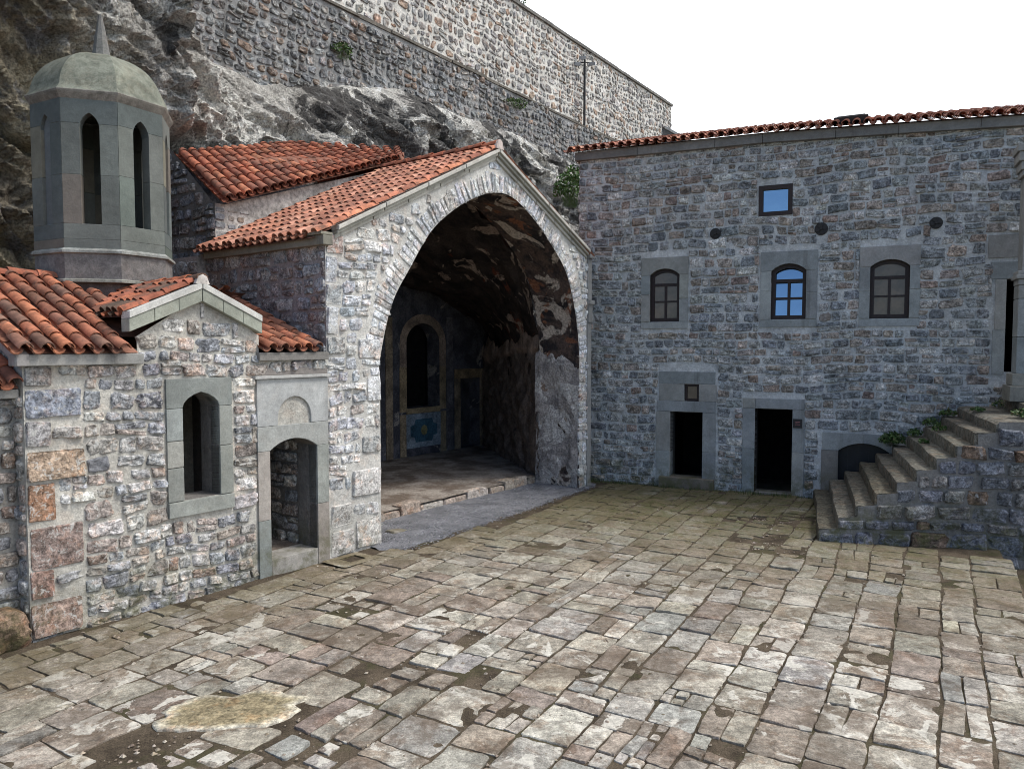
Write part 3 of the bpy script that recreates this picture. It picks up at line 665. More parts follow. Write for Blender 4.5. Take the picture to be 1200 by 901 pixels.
for i in range(1, 11):
    t = i/10*math.pi/2*.965; prof.append((RAD*1.0*math.cos(t), zt+.07+DH*math.sin(t)))
mb = MB(); prof = [(RAD*1.055, zt+.066)]+[(RAD*1.0*math.cos(i/16*math.pi/2*.97), zt+.07+DH*math.sin(i/16*math.pi/2*.97)) for i in range(1, 17)]
for k in range(8): mb.grid(np.array([[vert(k+s, r)*np.array([1, 1, 0])+np.array([0, 0, z]) for s in (0, 1)] for r, z in prof]), (.150, .156, .125, .3))
build('dome', mb, M_TOWER, tower, smooth=True)
mb = MB(); zd = zt+DH; octring(mb, [(.20, zd-.02), (.135, zd+.05), (.115, zd+.16), (.087, zd+.34), (.056, zd+.52), (.026, zd+.68), (.012, zd+.70), (.002, zd+.71)], (.13, .128, .12, .3)); build('finial', mb, M_TOWER, tower)

# ================================================================== ARCHED HALL
hall = empty('vaulted_hall', CH.p(3.1, 0, 0), 'rubble stone hall with a huge pointed arch opening under a tiled gable', 'hall')
uE = P(688, 380)[0]+.05
pk = P(584, 180, .1); pl = P(398, 270, .1); pr_ = P(690, 297, .1)
arcpx = [(449, 440), (450.5, 420), (459, 357), (480, 315), (504, 273), (528, 249), (552, 234), (577, 226), (600, 231), (624, 255), (645, 285), (663, 318), (672, 354), (677, 388), (678.5, 420)]
ap = [tuple(P(x, y)) for x, y in arcpx]; a_l = 0.0; a_r = P(678.5, 520)[0]
ap[0] = (0.0, ap[0][1]); ap[1] = (0.005, ap[1][1]); ap[-1] = (a_r, ap[-1][1])
prof = catmull(ap, 4)                                             # left springing -> apex -> right springing
arch_loop = [(0.0, -.1)]+[tuple(q) for q in prof]+[(a_r, -.1)]
def vtop(u): return pk[1]-.02-(pk[1]-pl[1])/(pk[0]-pl[0])*(pk[0]-u) if u < pk[0] else pk[1]-.02-(pk[1]-pr_[1])/(pr_[0]-pk[0])*(u-pk[0])
gpoly = [(uC, -.15), (0.0, -.15)]+[tuple(q) for q in prof]+[(a_r, -.15), (uE, -.15), (uE, vtop(uE)), (pk[0], vtop(pk[0])), (uC, vtop(uC))]
HALLP = [(.40, .41, .43, 3), (.47, .47, .46, 3), (.35, .31, .285, 1.2), (.53, .52, .50, 2), (.32, .33, .355, 1.2)]
# extrados of the arch ring
cen = np.array([(a_l+a_r)/2, 3.4]); tg = np.gradient(prof, axis=0); nr = np.stack([-tg[:, 1], tg[:, 0]], 1); nr /= np.linalg.norm(nr, axis=1)[:, None]
RW = np.where(prof[:, 0] < pk[0], .42, .38); ext = prof+nr*RW[:, None]
mb = MB(); n_ = len(gpoly)
sheet(mb, CH, gpoly, [], (.50, .485, .45, 0))
ringpoly = [(-.0, prof[0][1])]+[tuple(q) for q in ext]+[tuple(prof[-1])]+[tuple(q) for q in prof[::-1]]
block = [tuple(q) for q in ext]+[(a_r+.01, prof[-1][1])]+[(a_r+.01, -.2), (-.01, -.2), (-.01, prof[0][1])]
QH = [((381, 300, 394, 331), (.40, .41, .43)), ((381, 333, 399, 357), (.33, .345, .35)), ((381, 359, 396, 392), (.48, .49, .50)), ((381, 394, 404, 415), (.23, .245, .25)), ((388, 620, 415, 651), (.46, .43, .40)), ((416, 606, 448, 640), (.50, .475, .44)), ((412, 548, 448, 580), (.48, .46, .44)), ((424, 510, 447, 530), (.24, .245, .24)), ((420, 396, 449, 420), (.50, .50, .50)), ((388, 590, 412, 617), (.44, .42, .39)), ((430, 440, 448, 470), (.50, .50, .50)), ((381, 275, 402, 298), (.36, .28, .25))]
qc = []; qcol = []
for (x0, y0, x1, y1), c in QH:
    b = uvbox(CH, x0, (y0+y1)/2, x1, (y0+y1)/2); m = (x0+x1)/2; qc.append((max(b[0], uC), min(b[2], .0), P(m, y1)[1], P(m, y0)[1])); qcol.append((*c, .9))
qh = [rect(c[0]-.02, c[2]-.01, c[1]+.02, c[3]+.01) for c in qc]
cells = courses([(uC, -.1), (uE, -.1), (uE, vtop(uE)-.05), (pk[0], vtop(pk[0])-.05), (uC, vtop(uC)-.05)], [block]+qh, (.13, .26), (.13, .36), .14)
stones(mb, CH, cells, HALLP, N=20, proud=.026, gap=.018, rough=.9, jit=.045, warp=.06, rot=6, quad=.13, corner=(.08, .6), freq=10)
stones(mb, CH, qc, HALLP, N=24, proud=.030, gap=.014, rough=.22, jit=.012, warp=0, corner=(.08, .2), quad=.05, rings=HARD, cols=np.array(qcol), rot=.6)
# right pier below the springing: dressed upright blocks
build('front_wall', mb, M_HALL, hall)
# voussoirs, each laid on its own little plane frame along the ring
mb = MB(); seglen = np.concatenate([[0], np.cumsum(np.linalg.norm(np.diff(prof, axis=0), axis=1))]); s = 0.02; L = seglen[-1]
while s < L-.04:
    wdt = RNG.uniform(.08, .16); m = s+wdt/2
    q = np.array([np.interp(m, seglen, prof[:, i]) for i in (0, 1)]); nn = np.array([np.interp(m, seglen, nr[:, i]) for i in (0, 1)]); nn /= np.linalg.norm(nn); tt = np.array([nn[1], -nn[0]])
    rw = np.interp(m, seglen, RW)*RNG.uniform(.78, 1.05)
    fr = Frame(CH.p(q[0], q[1], 0), U=tt[0]*CH.U+tt[1]*CH.V, V=nn[0]*CH.U+nn[1]*CH.V, N=CH.N)
    parts = [(-wdt/2, wdt/2, 0.0, rw)] if RNG.random() < .7 else [(-wdt/2, wdt/2, 0.0, rw*.55), (-wdt/2, wdt/2, rw*.56, rw)]
    stones(mb, fr, parts, [(.45, .46, .48, 3), (.50, .50, .49, 2), (.42, .395, .375, 1), (.37, .38, .40, 1)], N=16, proud=.018, gap=.014, rough=.6, jit=.05, warp=0, rot=2.5, corner=(.15, .6))
    s += wdt
build('arch_ring', mb, M_HALL, hall)
# side wall of the hall (faces left) with its cornice
SW = Frame(CH.p(uC, 0, 0), U=-NIN, N=-D3); zE = vtop(uC)
mb = MB(); so = [(-5.2, -.1), (0, -.1), (0, zE-.02), (-5.2, zE-.02)]
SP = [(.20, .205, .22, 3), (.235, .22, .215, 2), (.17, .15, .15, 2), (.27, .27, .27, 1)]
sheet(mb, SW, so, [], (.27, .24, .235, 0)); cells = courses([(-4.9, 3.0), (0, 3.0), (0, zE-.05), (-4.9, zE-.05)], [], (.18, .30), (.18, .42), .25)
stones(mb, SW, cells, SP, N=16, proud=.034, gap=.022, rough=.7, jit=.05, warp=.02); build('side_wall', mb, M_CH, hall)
mb = MB(); prism(mb, SW, rect(-3.25, zE-.13, .13, zE+.02), -.05, .14, (.20, .19, .155)); prism(mb, SW, rect(-3.25, zE+.023, .13, zE+.07), -.05, .18, (.24, .225, .18))
build('side_cornice', mb, M_DRESS, hall, bevel=.012)
mb = MB()
for a_, b_ in (((pl[0]-.06, pl[1]-.14), (pk[0]-.002, pk[1]-.11)), ((pk[0]+.002, pk[1]-.11), (pr_[0]+.02, pr_[1]-.12))):
    rake(CH, mb, a_, b_, .07, -.05, .05, (.40, .385, .34), 5); rake(CH, mb, (a_[0], a_[1]+.073), (b_[0], b_[1]+.073), .06, -.05, .105, (.33, .32, .275), 4); rake(CH, mb, (a_[0]-.0, a_[1]+.136), (b_[0], b_[1]+.136), .07, -.05, .15, (.44, .42, .375), 4)
build('gable_cornice', mb, M_DRESS, hall, bevel=.01)
# tiled roof: two slopes
mb = MB(); rsl = (pk[1]-pl[1])/(pk[0]-pl[0]); rid = pk[1]+.14; SPH = .205
zo = lambda u: rid-rsl*abs(u-pk[0])
el = uC-.22
cols = [(CH.p(el, zo(el)-.05, -w), CH.p(pk[0], rid-.05, -w)) for w in np.arange(-.05, 3.3, SPH)]
tile_field(mb, cols[:1], np.array([0, 0, 1.0])-D3*rsl, [(.52, .20, .115, 3), (.44, .165, .10, 2), (.36, .14, .09, 1)], SPH, pans=False); tile_field(mb, cols[1:], np.array([0, 0, 1.0])-D3*rsl, [(.44, .19, .12, 3), (.37, .155, .10, 3), (.29, .125, .085, 2), (.50, .25, .17, 2)], SPH)
er = uE+.12
cols = [(CH.p(er-.1, zo(er-.1)-.07, -w), CH.p(pk[0]+.1, rid-.10, -w)) for w in np.arange(.12, 5.6, SPH*1.5)]
tile_field(mb, cols, np.array([0, 0, 1.0])+D3*rsl, TP, SPH*1.5)
for u_, ww, dz in ((el, 3.3, .08), (er-.1, 5.8, .10)): quad(mb, CH.p(u_, zo(u_)-dz, -.03), CH.p(pk[0], rid-dz, -.03), CH.p(pk[0], rid-dz, -ww), CH.p(u_, zo(u_)-dz, -ww), TP[3][:3])
ridge_row(mb, CH.p(pk[0], rid+.03, .10), CH.p(pk[0], rid+.03, -5.6), TRED, .10)
prism(mb, CH, [(pk[0]-.12, rid-.06), (pk[0]+.12, rid-.06), (pk[0]+.07, rid+.09), (pk[0], rid+.13), (pk[0]-.07, rid+.09)], .07, .15, (.50, .42, .38))
build('roof', mb, M_TILE, hall, smooth=True, angle=.9)
# soffit of the front arch and the room behind
T0 = 1.14
full = np.array([(0.0, -.05), (0.0, 1.2), (0.0, 2.4)]+[tuple(q) for q in prof]+[(a_r, 2.4), (a_r, 1.2), (a_r, -.05)])
def resample(p, n):
    d = np.concatenate([[0], np.cumsum(np.linalg.norm(np.diff(p, axis=0), axis=1))]); t = np.linspace(0, d[-1], n); return np.stack([np.interp(t, d, p[:, i]) for i in (0, 1)], 1)
def loft(A, B, w0, w1, n, m, amp, seed, edge=True):
    a = resample(np.array(A), n); b = resample(np.array(B), n); t = np.linspace(0, 1, m)[:, None, None]; uv = a[None]*(1-t)+b[None]*t; w = np.broadcast_to((w0+(w1-w0)*t)[..., 0], uv.shape[:2])
    Q = CH.p(uv[..., 0], uv[..., 1], -w); tg = np.gradient(uv, axis=1); nn = np.stack([tg[..., 1], -tg[..., 0]], -1); nn /= np.linalg.norm(nn, axis=-1, keepdims=True)+1e-9
    d = fbm(Q*1.7, 4, seed)*amp + facet((Q*2.6).reshape(-1, 3), seed+5).reshape(Q.shape[:2])*amp*.5
    k = np.ones(m); 
    if edge: k[0] = 0; k[1] = .5
    d = d*k[:, None]; D = nn[..., :1]*CH.U+nn[..., 1:]*CH.V
    return Q+D*d[..., None]
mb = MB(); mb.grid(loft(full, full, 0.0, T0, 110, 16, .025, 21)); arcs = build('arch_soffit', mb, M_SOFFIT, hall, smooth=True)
# right jamb gets rough bare stone, laid over the soffit side
JF = Frame(CH.p(a_r, 0, 0), U=NIN, N=-D3); jt = prof[-1][1]+.15
mb = MB(); jp = [(.02, -.1), (T0-.02, -.1), (T0-.02, jt), (.02, jt)]
gx = np.linspace(.0, T0+.10, 30); Ug, S_ = np.meshgrid(gx, np.linspace(0, 1, 80)); Vg = -.1+S_*(jt+.1+.30*fbm(np.stack([Ug*1.6, Ug*0, Ug*0], -1), 4, 23)); Q = JF.p(Ug, Vg, -.05*S_**14+.035+.035*fbm(np.stack([Ug*2.4, Vg*1.3, Ug*0], -1), 4, 8)+.03*facet(np.stack([Ug*3, Vg*2.2, Ug*0], -1).reshape(-1, 3), 4).reshape(Ug.shape))
mb.grid(Q); build('jamb_facing', mb, M_JAMB, hall, smooth=True)
mb = MB(); zc = P(687, 297)[1]; z2 = P(687, 352)[1]; z3 = P(687, 378)[1]
for a, b, o in ((-.1, z3, .04), (z3+.004, z2-.10, .07), (z2-.096, z2, .13), (z2+.004, zc-.12, .05), (zc-.116, zc, .12)): prism(mb, CH, rect(uE-.06-o*.4, a, uE+.09, b), -.1, o, (.25, .245, .235))
build('corner_strip', mb, M_DRESS, hall, bevel=.012)
RD = 6.1; uB = P(573, 521, -RD)[0]; vB = 7.0
backp = np.array([(-.5, -.05), (-.5, 2.0), (-.4, 4.0), (.6, 5.6), (2.4, 6.6), (4.4, 6.0), (6.2, 5.2), (uB-.4, 4.2), (uB, 2.4), (uB, -.05)])
frontp = full.copy(); frontp[:, 0] = np.where(frontp[:, 0] < 3, frontp[:, 0]-.03, frontp[:, 0]+.015)
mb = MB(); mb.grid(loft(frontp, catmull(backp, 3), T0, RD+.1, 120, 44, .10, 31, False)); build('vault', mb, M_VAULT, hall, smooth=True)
# ring closing the gap behind the arch
mb = MB(); A_ = CH.p(full[:, 0], full[:, 1], np.full(len(full), -T0)); B_ = CH.p(frontp[:, 0]*1.02, frontp[:, 1]+.1, np.full(len(full), -T0-.004)); mb.grid(np.stack([A_, B_])); build('arch_back', mb, M_VAULT, hall)
# back wall with window, painted panel and door
BW = Frame(CH.p(0, 0, -RD), U=CH.U, N=CH.N); Bp = BW.px
bwi = (Bp(476, 440)[0], Bp(497, 477)[1], Bp(515, 440)[0], Bp(497, 402)[1]); bwh = arc(bwi[0], bwi[2], bwi[3], Bp(496, 379)[1], 12)
bdi = (Bp(539, 480)[0], .17, Bp(562, 480)[0], Bp(550, 443)[1])
PF = .17
mb = MB(); bo = [(-.6, -.05), (uB+.4, -.05), (uB+.4, 7.4), (-.6, 7.4)]
hb1 = hole_of(bwi, bwh); hb2 = [(bdi[0], PF+.002), (bdi[2], PF+.002), (bdi[2], bdi[3]), (bdi[0], bdi[3])]
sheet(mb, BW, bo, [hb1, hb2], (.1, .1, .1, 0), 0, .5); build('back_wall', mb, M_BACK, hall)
def room(parent, fr, u0, v0, u1, v1, h0, h1):
    mb = MB(); V = []
    for h in (h0, h1): V += [fr.p(u0, v0, h), fr.p(u1, v0, h), fr.p(u1, v1, h), fr.p(u0, v1, h)]
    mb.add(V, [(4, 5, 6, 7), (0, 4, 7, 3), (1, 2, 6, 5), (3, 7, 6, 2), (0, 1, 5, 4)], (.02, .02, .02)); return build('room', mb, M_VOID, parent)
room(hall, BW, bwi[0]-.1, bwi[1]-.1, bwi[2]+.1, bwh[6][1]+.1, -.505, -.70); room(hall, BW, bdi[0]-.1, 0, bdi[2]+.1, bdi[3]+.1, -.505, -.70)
OCH = [(.33, .225, .115, 3), (.29, .20, .12, 2), (.25, .19, .14, 1)]
fw = MB(); o_ = .17*1.6
ou = hole_of((bwi[0]-o_, bwi[1]-.10, bwi[2]+o_, bwi[3]), arc(bwi[0]-o_, bwi[2]+o_, bwi[3], bwh[6][1]+o_, 12)); nn_ = len(ou)
sheet(fw, BW, ou, [hb1], (.27, .20, .155, 0), .02, .02)
prism(fw, BW, rect(bwi[0]-o_, bwi[1]-.10, bwi[0]-.003, bwi[3]-.7), 0, .024, (.29, .215, .13)); prism(fw, BW, rect(bwi[2]+.003, bwi[1]-.10, bwi[2]+o_, bwi[3]-.7), 0, .024, (.27, .20, .125)); prism(fw, BW, rect(bwi[0], bwi[1]-.16, bwi[2], bwi[1]-.004), 0, .03, (.31, .23, .135))
w2 = build('window', fw, M_PAINT, hall); tag(w2, 'arched dark window with faded ochre painted border inside the hall')
mb = MB(); v1p = Bp(497, 484)[1]; v0p = Bp(497, 523)[1]; pa = rect(bwi[0]-.02, v0p, bwi[2]+.02, v1p)
prism(mb, BW, rect(bwi[0]-o_, PF, bwi[0]-.03, bwi[1]-.17), 0, .024, (.27, .205, .135)); prism(mb, BW, rect(bwi[2]+.03, PF, bwi[2]+o_, bwi[1]-.17), 0, .024, (.26, .20, .13))
prism(mb, BW, pa, 0, .02, (.22, .26, .30)); cu = (bwi[0]+bwi[2])/2; cvv = (v0p+v1p)/2; rx = (bwi[2]-bwi[0])*.40; ry = (v1p-v0p)*.34
prism(mb, BW, [(cu+rx*x, cvv+ry*y) for x, y in ((-1, -.45), (-.7, -.55), (-.62, -1), (.62, -1), (.7, -.55), (1, -.45), (1, .45), (.7, .55), (.62, 1), (-.62, 1), (-.7, .55), (-1, .45))], .0, .026, (.045, .10, .14))
prism(mb, BW, [(cu+.14*math.cos(t), cvv+.16*math.sin(t)) for t in np.arange(8)*math.pi/4], 0, .030, (.22, .20, .10))
build('painted_panel', mb, M_PAINT, hall)
mb = MB(); dw = .26
prism(mb, BW, rect(bdi[0]-dw, PF, bdi[0]-.003, bdi[3]), 0, .03, (.27, .205, .14)); prism(mb, BW, rect(bdi[2]+.003, PF, bdi[2]+dw*1.1, bdi[3]), 0, .03, (.25, .195, .14)); prism(mb, BW, rect(bdi[0]-dw, bdi[3]+.004, bdi[2]+dw*1.1, bdi[3]+.30), 0, .031, (.28, .20, .12))
d2 = build('door_frame', mb, M_PAINT, hall)
mb = MB(); prism(mb, BW, rect(bdi[0]+.01, PF, bdi[0]+(bdi[2]-bdi[0])*.38, bdi[3]-.02), -.42, -.37, (.03, .028, .03)); prism(mb, BW, rect(bdi[0]+(bdi[2]-bdi[0])*.40, PF, bdi[2]-.01, bdi[3]-.02), -.47, -.42, (.07, .065, .07)); build('door', mb, M_PAINT, hall)
for x in (456, 527): mb = MB(); u_ = Bp(x, 500)[0]; prism(mb, BW, rect(u_-.13, PF, u_+.13, Bp(x, 372)[1]), 0, .03, (.22, .17, .12) if x < 500 else (.14, .13, .14)); build('painted_band', mb, M_PAINT, hall)
# the right hand flank of the room: bare rubble core with plaster left near the top
A0 = CH.p(a_r-.03, 0, -T0+.06); B0 = CH.p(uB-.30, 0, -RD+.03); dd = B0-A0; dd[2] = 0; Lw = np.linalg.norm(dd); RWF = Frame(A0, U=dd/Lw, N=np.cross(dd/Lw, (0, 0, 1)))
if RWF.N[0] > 0: RWF.N = -RWF.N
gx = np.linspace(0, Lw, 110); gz_ = np.linspace(PF-.02, 1, 70); Ug, S_ = np.meshgrid(gx, np.linspace(0, 1, 80)); Vg = PF-.03+S_*(3.75-Ug*.07+.22*fbm(np.stack([Ug*1.3, Ug*0, Ug*0], -1), 4, 3)); q3 = np.stack([Ug, Vg, Ug*0], -1)
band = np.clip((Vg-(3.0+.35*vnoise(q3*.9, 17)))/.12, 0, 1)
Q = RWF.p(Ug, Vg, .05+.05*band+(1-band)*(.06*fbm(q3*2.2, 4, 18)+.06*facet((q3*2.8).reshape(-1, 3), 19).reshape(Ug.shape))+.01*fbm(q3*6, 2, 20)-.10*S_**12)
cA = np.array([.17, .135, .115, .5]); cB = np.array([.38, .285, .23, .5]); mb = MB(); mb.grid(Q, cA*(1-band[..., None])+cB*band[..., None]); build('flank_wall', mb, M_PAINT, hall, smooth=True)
# raised floor with a rough kerb
mb = MB(); ws = 1.24
gx = np.linspace(-1.0, uB+.5, 90); gw = np.linspace(ws+.02, RD+.6, 50); Ug, Wg = np.meshgrid(gx, gw); mb.grid(CH.p(Ug, PF-.012+.012*fbm(np.stack([Ug, Wg, Ug*0], -1)*2.0, 4, 2), -Wg)); build('floor', mb, M_FLOOR, hall, smooth=True)
mb = MB(); u_ = -.9; TOPF = Frame(CH.p(0, 0, 0), U=CH.U, V=NIN, N=np.array([0, 0, 1.0]))
kc = []
while u_ < a_r+.3:
    l = RNG.uniform(.4, .9); kc.append((u_, u_+l, ws-.02+RNG.normal(0, .02), ws+.30)); u_ += l
stones(mb, TOPF, kc, [(.34, .29, .24, 2), (.29, .24, .20, 2), (.38, .35, .31, 1)], N=16, proud=.18, gap=.012, rough=.06, jit=.02, warp=0, rot=.8, corner=(.1, .3), quad=.06, rings=HARD, tiltk=.1)
build('kerb', mb, M_STAIR, hall)

# ------------------------------------------------------------------ annex behind the hall
def on(x, y, w): r = ray(x, y); t = (np.dot(CH.O-EYE, CH.N)-w)/np.dot(r, CH.N); return EYE+r*t
annex = empty('annex', CH.p(-.5, 2, -4.2), 'small dark stone annex under its own steep tiled roof behind the arched hall', 'annex building')
eD = on(266, 236, 3.12); eC = on(474, 186, 3.2); tA = on(211, 181, 4.75); tB = on(345, 170, 5.4); tC = on(474, 177, 4.1)
def lerp(a, b, t): return a+(b-a)*t
mb = MB(); cols = []; NC = 24
for i in range(NC):
    t = (i+.3)/NC; e = lerp(eD, eC, t); tp = lerp(tA, tB, min(1, t/.62)) if t < .62 else lerp(tB, tC, (t-.62)/.38)
    cols.append((e, tp))
nA = np.cross(eC-eD, tA-eD); nA = nA if nA[2] > 0 else -nA
tile_field(mb, cols, nA, TRED+[(.25, .095, .06, 2)], .215, L=.32, r=.088)
mb.add([eD, eC, tC, tB, tA], [(0, 1, 2, 3, 4)], (.2, .09, .06)); mb.V[-1] = mb.V[-1]-nA/np.linalg.norm(nA)*.04
build('roof', mb, M_TILE, annex, smooth=True, angle=.9)
AF = Frame(CH.p(0, 0, -3.34), U=CH.U, N=CH.N); ue = np.dot(eD-CH.O, CH.U); uc = np.dot(eC-CH.O, CH.U); ue2 = np.dot(on(252, 250, 3.34)-CH.O, CH.U)
mb = MB(); fp = [(ue2, 3.0), (uC-.25, 3.0), (uC-.2, zo(uC-.2)-.12), (uc+.3, zo(uc+.3)-.12), (uc+.3, eC[2]-.05), (ue2+.2, eD[2]-.02), (ue2, eD[2]-.02)]
sheet(mb, AF, fp, [], (.42, .39, .36, 0)); stones(mb, AF, courses([(ue2, 5.2), (ue2+.75, 5.2), (ue2+.75, eD[2]-.05), (ue2, eD[2]-.05)], [], (.14, .2), (.15, .3)), CHP, N=12, proud=.02, gap=.05, rough=.4)
build('rendered_wall', mb, M_LIME, annex)
LS = Frame(AF.p(ue2, 0, 0), U=NIN, N=-D3); mb = MB(); sp_ = [(0, 2.5), (2.6, 2.5), (2.6, 8.2), (1.3, tA[2]-.08), (0, eD[2]-.05)]
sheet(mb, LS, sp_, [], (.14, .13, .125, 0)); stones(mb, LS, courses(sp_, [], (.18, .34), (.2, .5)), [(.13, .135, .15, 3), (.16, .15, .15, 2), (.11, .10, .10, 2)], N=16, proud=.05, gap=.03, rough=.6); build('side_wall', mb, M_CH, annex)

# ================================================================== LONG BUILDING
Q_ = FA.px
tL = Q_(679, 300)[0]; tR = 10.9; zEv = Q_(900, 168)[1]
dorm = empty('stone_building', FA.p(4.5, 0, -.5), 'long shaded rubble stone building with a row of three arched windows and dark doorways', 'building')
FP = [(.23, .24, .245, 3), (.275, .275, .265, 3), (.25, .22, .195, 2.4), (.175, .188, .20, 2), (.34, .335, .32, 1.6), (.235, .19, .165, .8)]
FMORT = (.46, .465, .46, 0)
_e = [Q_(678, 190), Q_(900, 168.6), Q_(1050, 158.5), Q_(1200, 149)]; _eu = [e[0] for e in _e]+[tR+.3]; _ev = [e[1] for e in _e]; _ev.append(_ev[-1]+(_ev[-1]-_ev[-2])/(_eu[3]-_eu[2])*(_eu[4]-_eu[3]))
zE = lambda u: float(np.interp(u, _eu, _ev))
oc = [(tL, -.2), (tR, -.2), (tR, zE(tR))]+[(_eu[i], _ev[i]) for i in (3, 2, 1)]+[(tL, zE(tL))]
wins = [((752, 303, 806, 385), (762, 323, 796, 377), 315, M_GLASS_DIM), ((892, 296, 957, 383), (904, 318, 944, 374), 309, M_GLASS_SKY), ((1008, 290, 1077, 382), (1020, 313, 1065, 373), 304, M_GLASS_DIM)]
holes = []; blocks = []; W_ = []
for so_, sop, yt, gm in wins:
    o4 = uvbox(FA, *so_); i4 = uvbox(FA, *sop); top = Q_((sop[0]+sop[2])/2, yt)[1]; hd = seg_arc(i4[0], i4[2], i4[3], top, 8)
    W_.append((o4, i4, hd, gm)); holes.append(hole_of(i4, hd)); blocks.append(rect(*[o4[0]-.01, o4[1]-.01, o4[2]+.01, o4[3]+.01]))
sq = uvbox(FA, 890, 219, 928, 251); holes.append(rect(*sq)); blocks.append(rect(sq[0]-.02, sq[1]-.02, sq[2]+.02, sq[3]+.02))
ld_o = uvbox(FA, 769.5, 482, 838, 566); ld_i = uvbox(FA, 785.5, 482, 822.5, 563); ldt = uvbox(FA, 773, 435, 839, 471); tw = uvbox(FA, 802, 450, 819, 470.5)
md_i = uvbox(FA, 885, 478.5, 927, 579); md_o = uvbox(FA, 871, 466, 941, 579)
cl_o = uvbox(FA, 963, 506, 1043, 563); cl_i = (Q_(982, 540)[0], -.1, Q_(1042, 540)[0], Q_(1010, 529)[1]); cl_h = seg_arc(cl_i[0], cl_i[2], cl_i[3], Q_(1012, 519.5)[1], 10)
ud_i = (Q_(1178, 380)[0], Q_(1185, 436)[1], Q_(1200, 380)[0]+.25, Q_(1185, 327)[1]); ud_o = (Q_(1163, 380)[0], ud_i[1], ud_i[2]+.3, Q_(1170, 307)[1])
holes += [rect(ld_i[0], -.05, ld_i[2], ld_i[3]), rect(*tw), rect(md_i[0], -.05, md_i[2], md_i[3]), hole_of(cl_i, cl_h), rect(*ud_i)]
blocks += [rect(ld_o[0]-.01, -.3, ld_o[2]+.01, ldt[1]+.05), rect(ldt[0]-.01, ldt[1]-.2, ldt[2]+.01, ldt[3]+.01), rect(md_o[0]-.01, -.3, md_o[2]+.01, md_o[3]+.01), rect(cl_o[0]-.01, -.3, cl_o[2]+.01, cl_o[3]+.01), rect(ud_o[0]-.01, ud_o[1]-.15, ud_o[2], ud_o[3]+.02), rect(Q_(1158, 290)[0], Q_(1158, 303)[1], ud_o[2], Q_(1158, 275)[1])]
RO = [(838.5, 274, 6.5), (962.5, 268.5, 8), (1097, 261.5, 8)]; ros = []
for x, y, r in RO:
    c = Q_(x, y); rr = abs(Q_(x+r, y)[0]-c[0]); ros.append((c, rr)); blocks.append([(c[0]+rr*1.0*math.cos(t), c[1]+rr*1.0*math.sin(t)) for t in np.arange(10)*math.pi/5])
mb = MB(); sheet(mb, FA, oc, holes, FMORT, 0, .55, (.07, .065, .06, 0))
ocx = oc[:2]+[(u, v+.22) for u, v in oc[2:]]; cells = courses(ocx, blocks, (.13, .25), (.14, .40), .10)
stones(mb, FA, cells, FP, N=16, proud=.030, gap=.018, rough=.9, jit=.05, warp=.05, rot=3.5, quad=.11, corner=(.08, .5), freq=10)
# corner quoins at the left end
build('facade_wall', mb, M_FAC, dorm)
mb = MB(); wl = Frame(FA.p(tL, 0, 0), U=-FA.N, N=-FA.U); prism(mb, wl, rect(.002, -.2, 6.0, zEv), -.4, 0, FMORT[:3])
stones(mb, wl, courses(rect(.02, 4, 6, zEv), [], (.15, .26), (.2, .5)), FP, N=12, proud=.03, gap=.03); build('end_wall', mb, M_FAC, dorm)
for (o4, i4, hd, gm), lab in zip(W_, ('arched window with dull dark panes, nearest the arched hall', 'arched window with panes reflecting blue sky', 'arched window with dull dark panes, nearest the stairs')):
    sr = surround(FA, 'window', dorm, o4, i4, hd, .034, .30, DRF, 2, 2, True, M_DRESS, .006, 0.0, bevel=.006); tag(sr, lab)
    sr['_o'] = sr['_o']
    # wooden frame: arched casing with transom, mullion and middle bar
    fr = Frame(FA.p(0, 0, -.10), U=FA.U, N=FA.N); mb = MB(); f = .085; u0, v0, u1, vsq = i4; um = (u0+u1)/2; top = hd[len(hd)//2][1]
    inn = (u0+f, v0+f*1.1, u1-f, vsq-f*.35); ih = seg_arc(inn[0], inn[2], inn[3], top-f, 8); tr = v0+(top-v0)*.70
    sheet(mb, fr, hole_of((u0-.02, v0-.02, u1+.02, vsq), [(a+(.02 if a > um else -.02), b+.012) for a, b in hd]), [rect(u0+f, v0+f*1.1, u1-f, tr-.035), [(u0+f, tr+.035), (u1-f, tr+.035)]+ih], (.02, .013, .01), 0, .06)
    prism(mb, fr, rect(um-.028, v0+f, um+.028, tr), -.05, -.006, (.02, .013, .01)); vm = v0+f+(tr-v0-f)*.5; prism(mb, fr, rect(u0+f, vm-.022, um-.029, vm+.022), -.05, -.010, (.02, .013, .01)); prism(mb, fr, rect(um+.029, vm-.022, u1-f, vm+.022), -.05, -.010, (.02, .013, .01))
    build('frame', mb, M_WOOD, sr)
    mb = MB(); ft = Frame(fr.p(0, v0, -.012), U=fr.U, V=fr.V*.996-fr.N*.07, N=fr.N*.996+fr.V*.07) if gm is M_GLASS_SKY else Frame(fr.p(0, v0, 0), U=fr.U, N=fr.N); prism(mb, ft, hole_of((u0+.02, .02, u1-.02, vsq-v0), [(a+(-.02 if a > um else .02), b-.02-v0) for a, b in hd]), -.040, -.032, (.02, .02, .02)); build('glass', mb, gm, sr)
fr = Frame(FA.p(0, 0, -.03), U=FA.U, N=FA.N); mb = MB(); f = .085
sheet(mb, fr, rect(sq[0]-.01, sq[1]-.01, sq[2]+.01, sq[3]+.01), [rect(sq[0]+f, sq[1]+f, sq[2]-f, sq[3]-f)], (.02, .013, .01), .05, .09); q = rect(sq[0]-.01, sq[1]-.01, sq[2]+.01, sq[3]+.01); n4 = len(q)
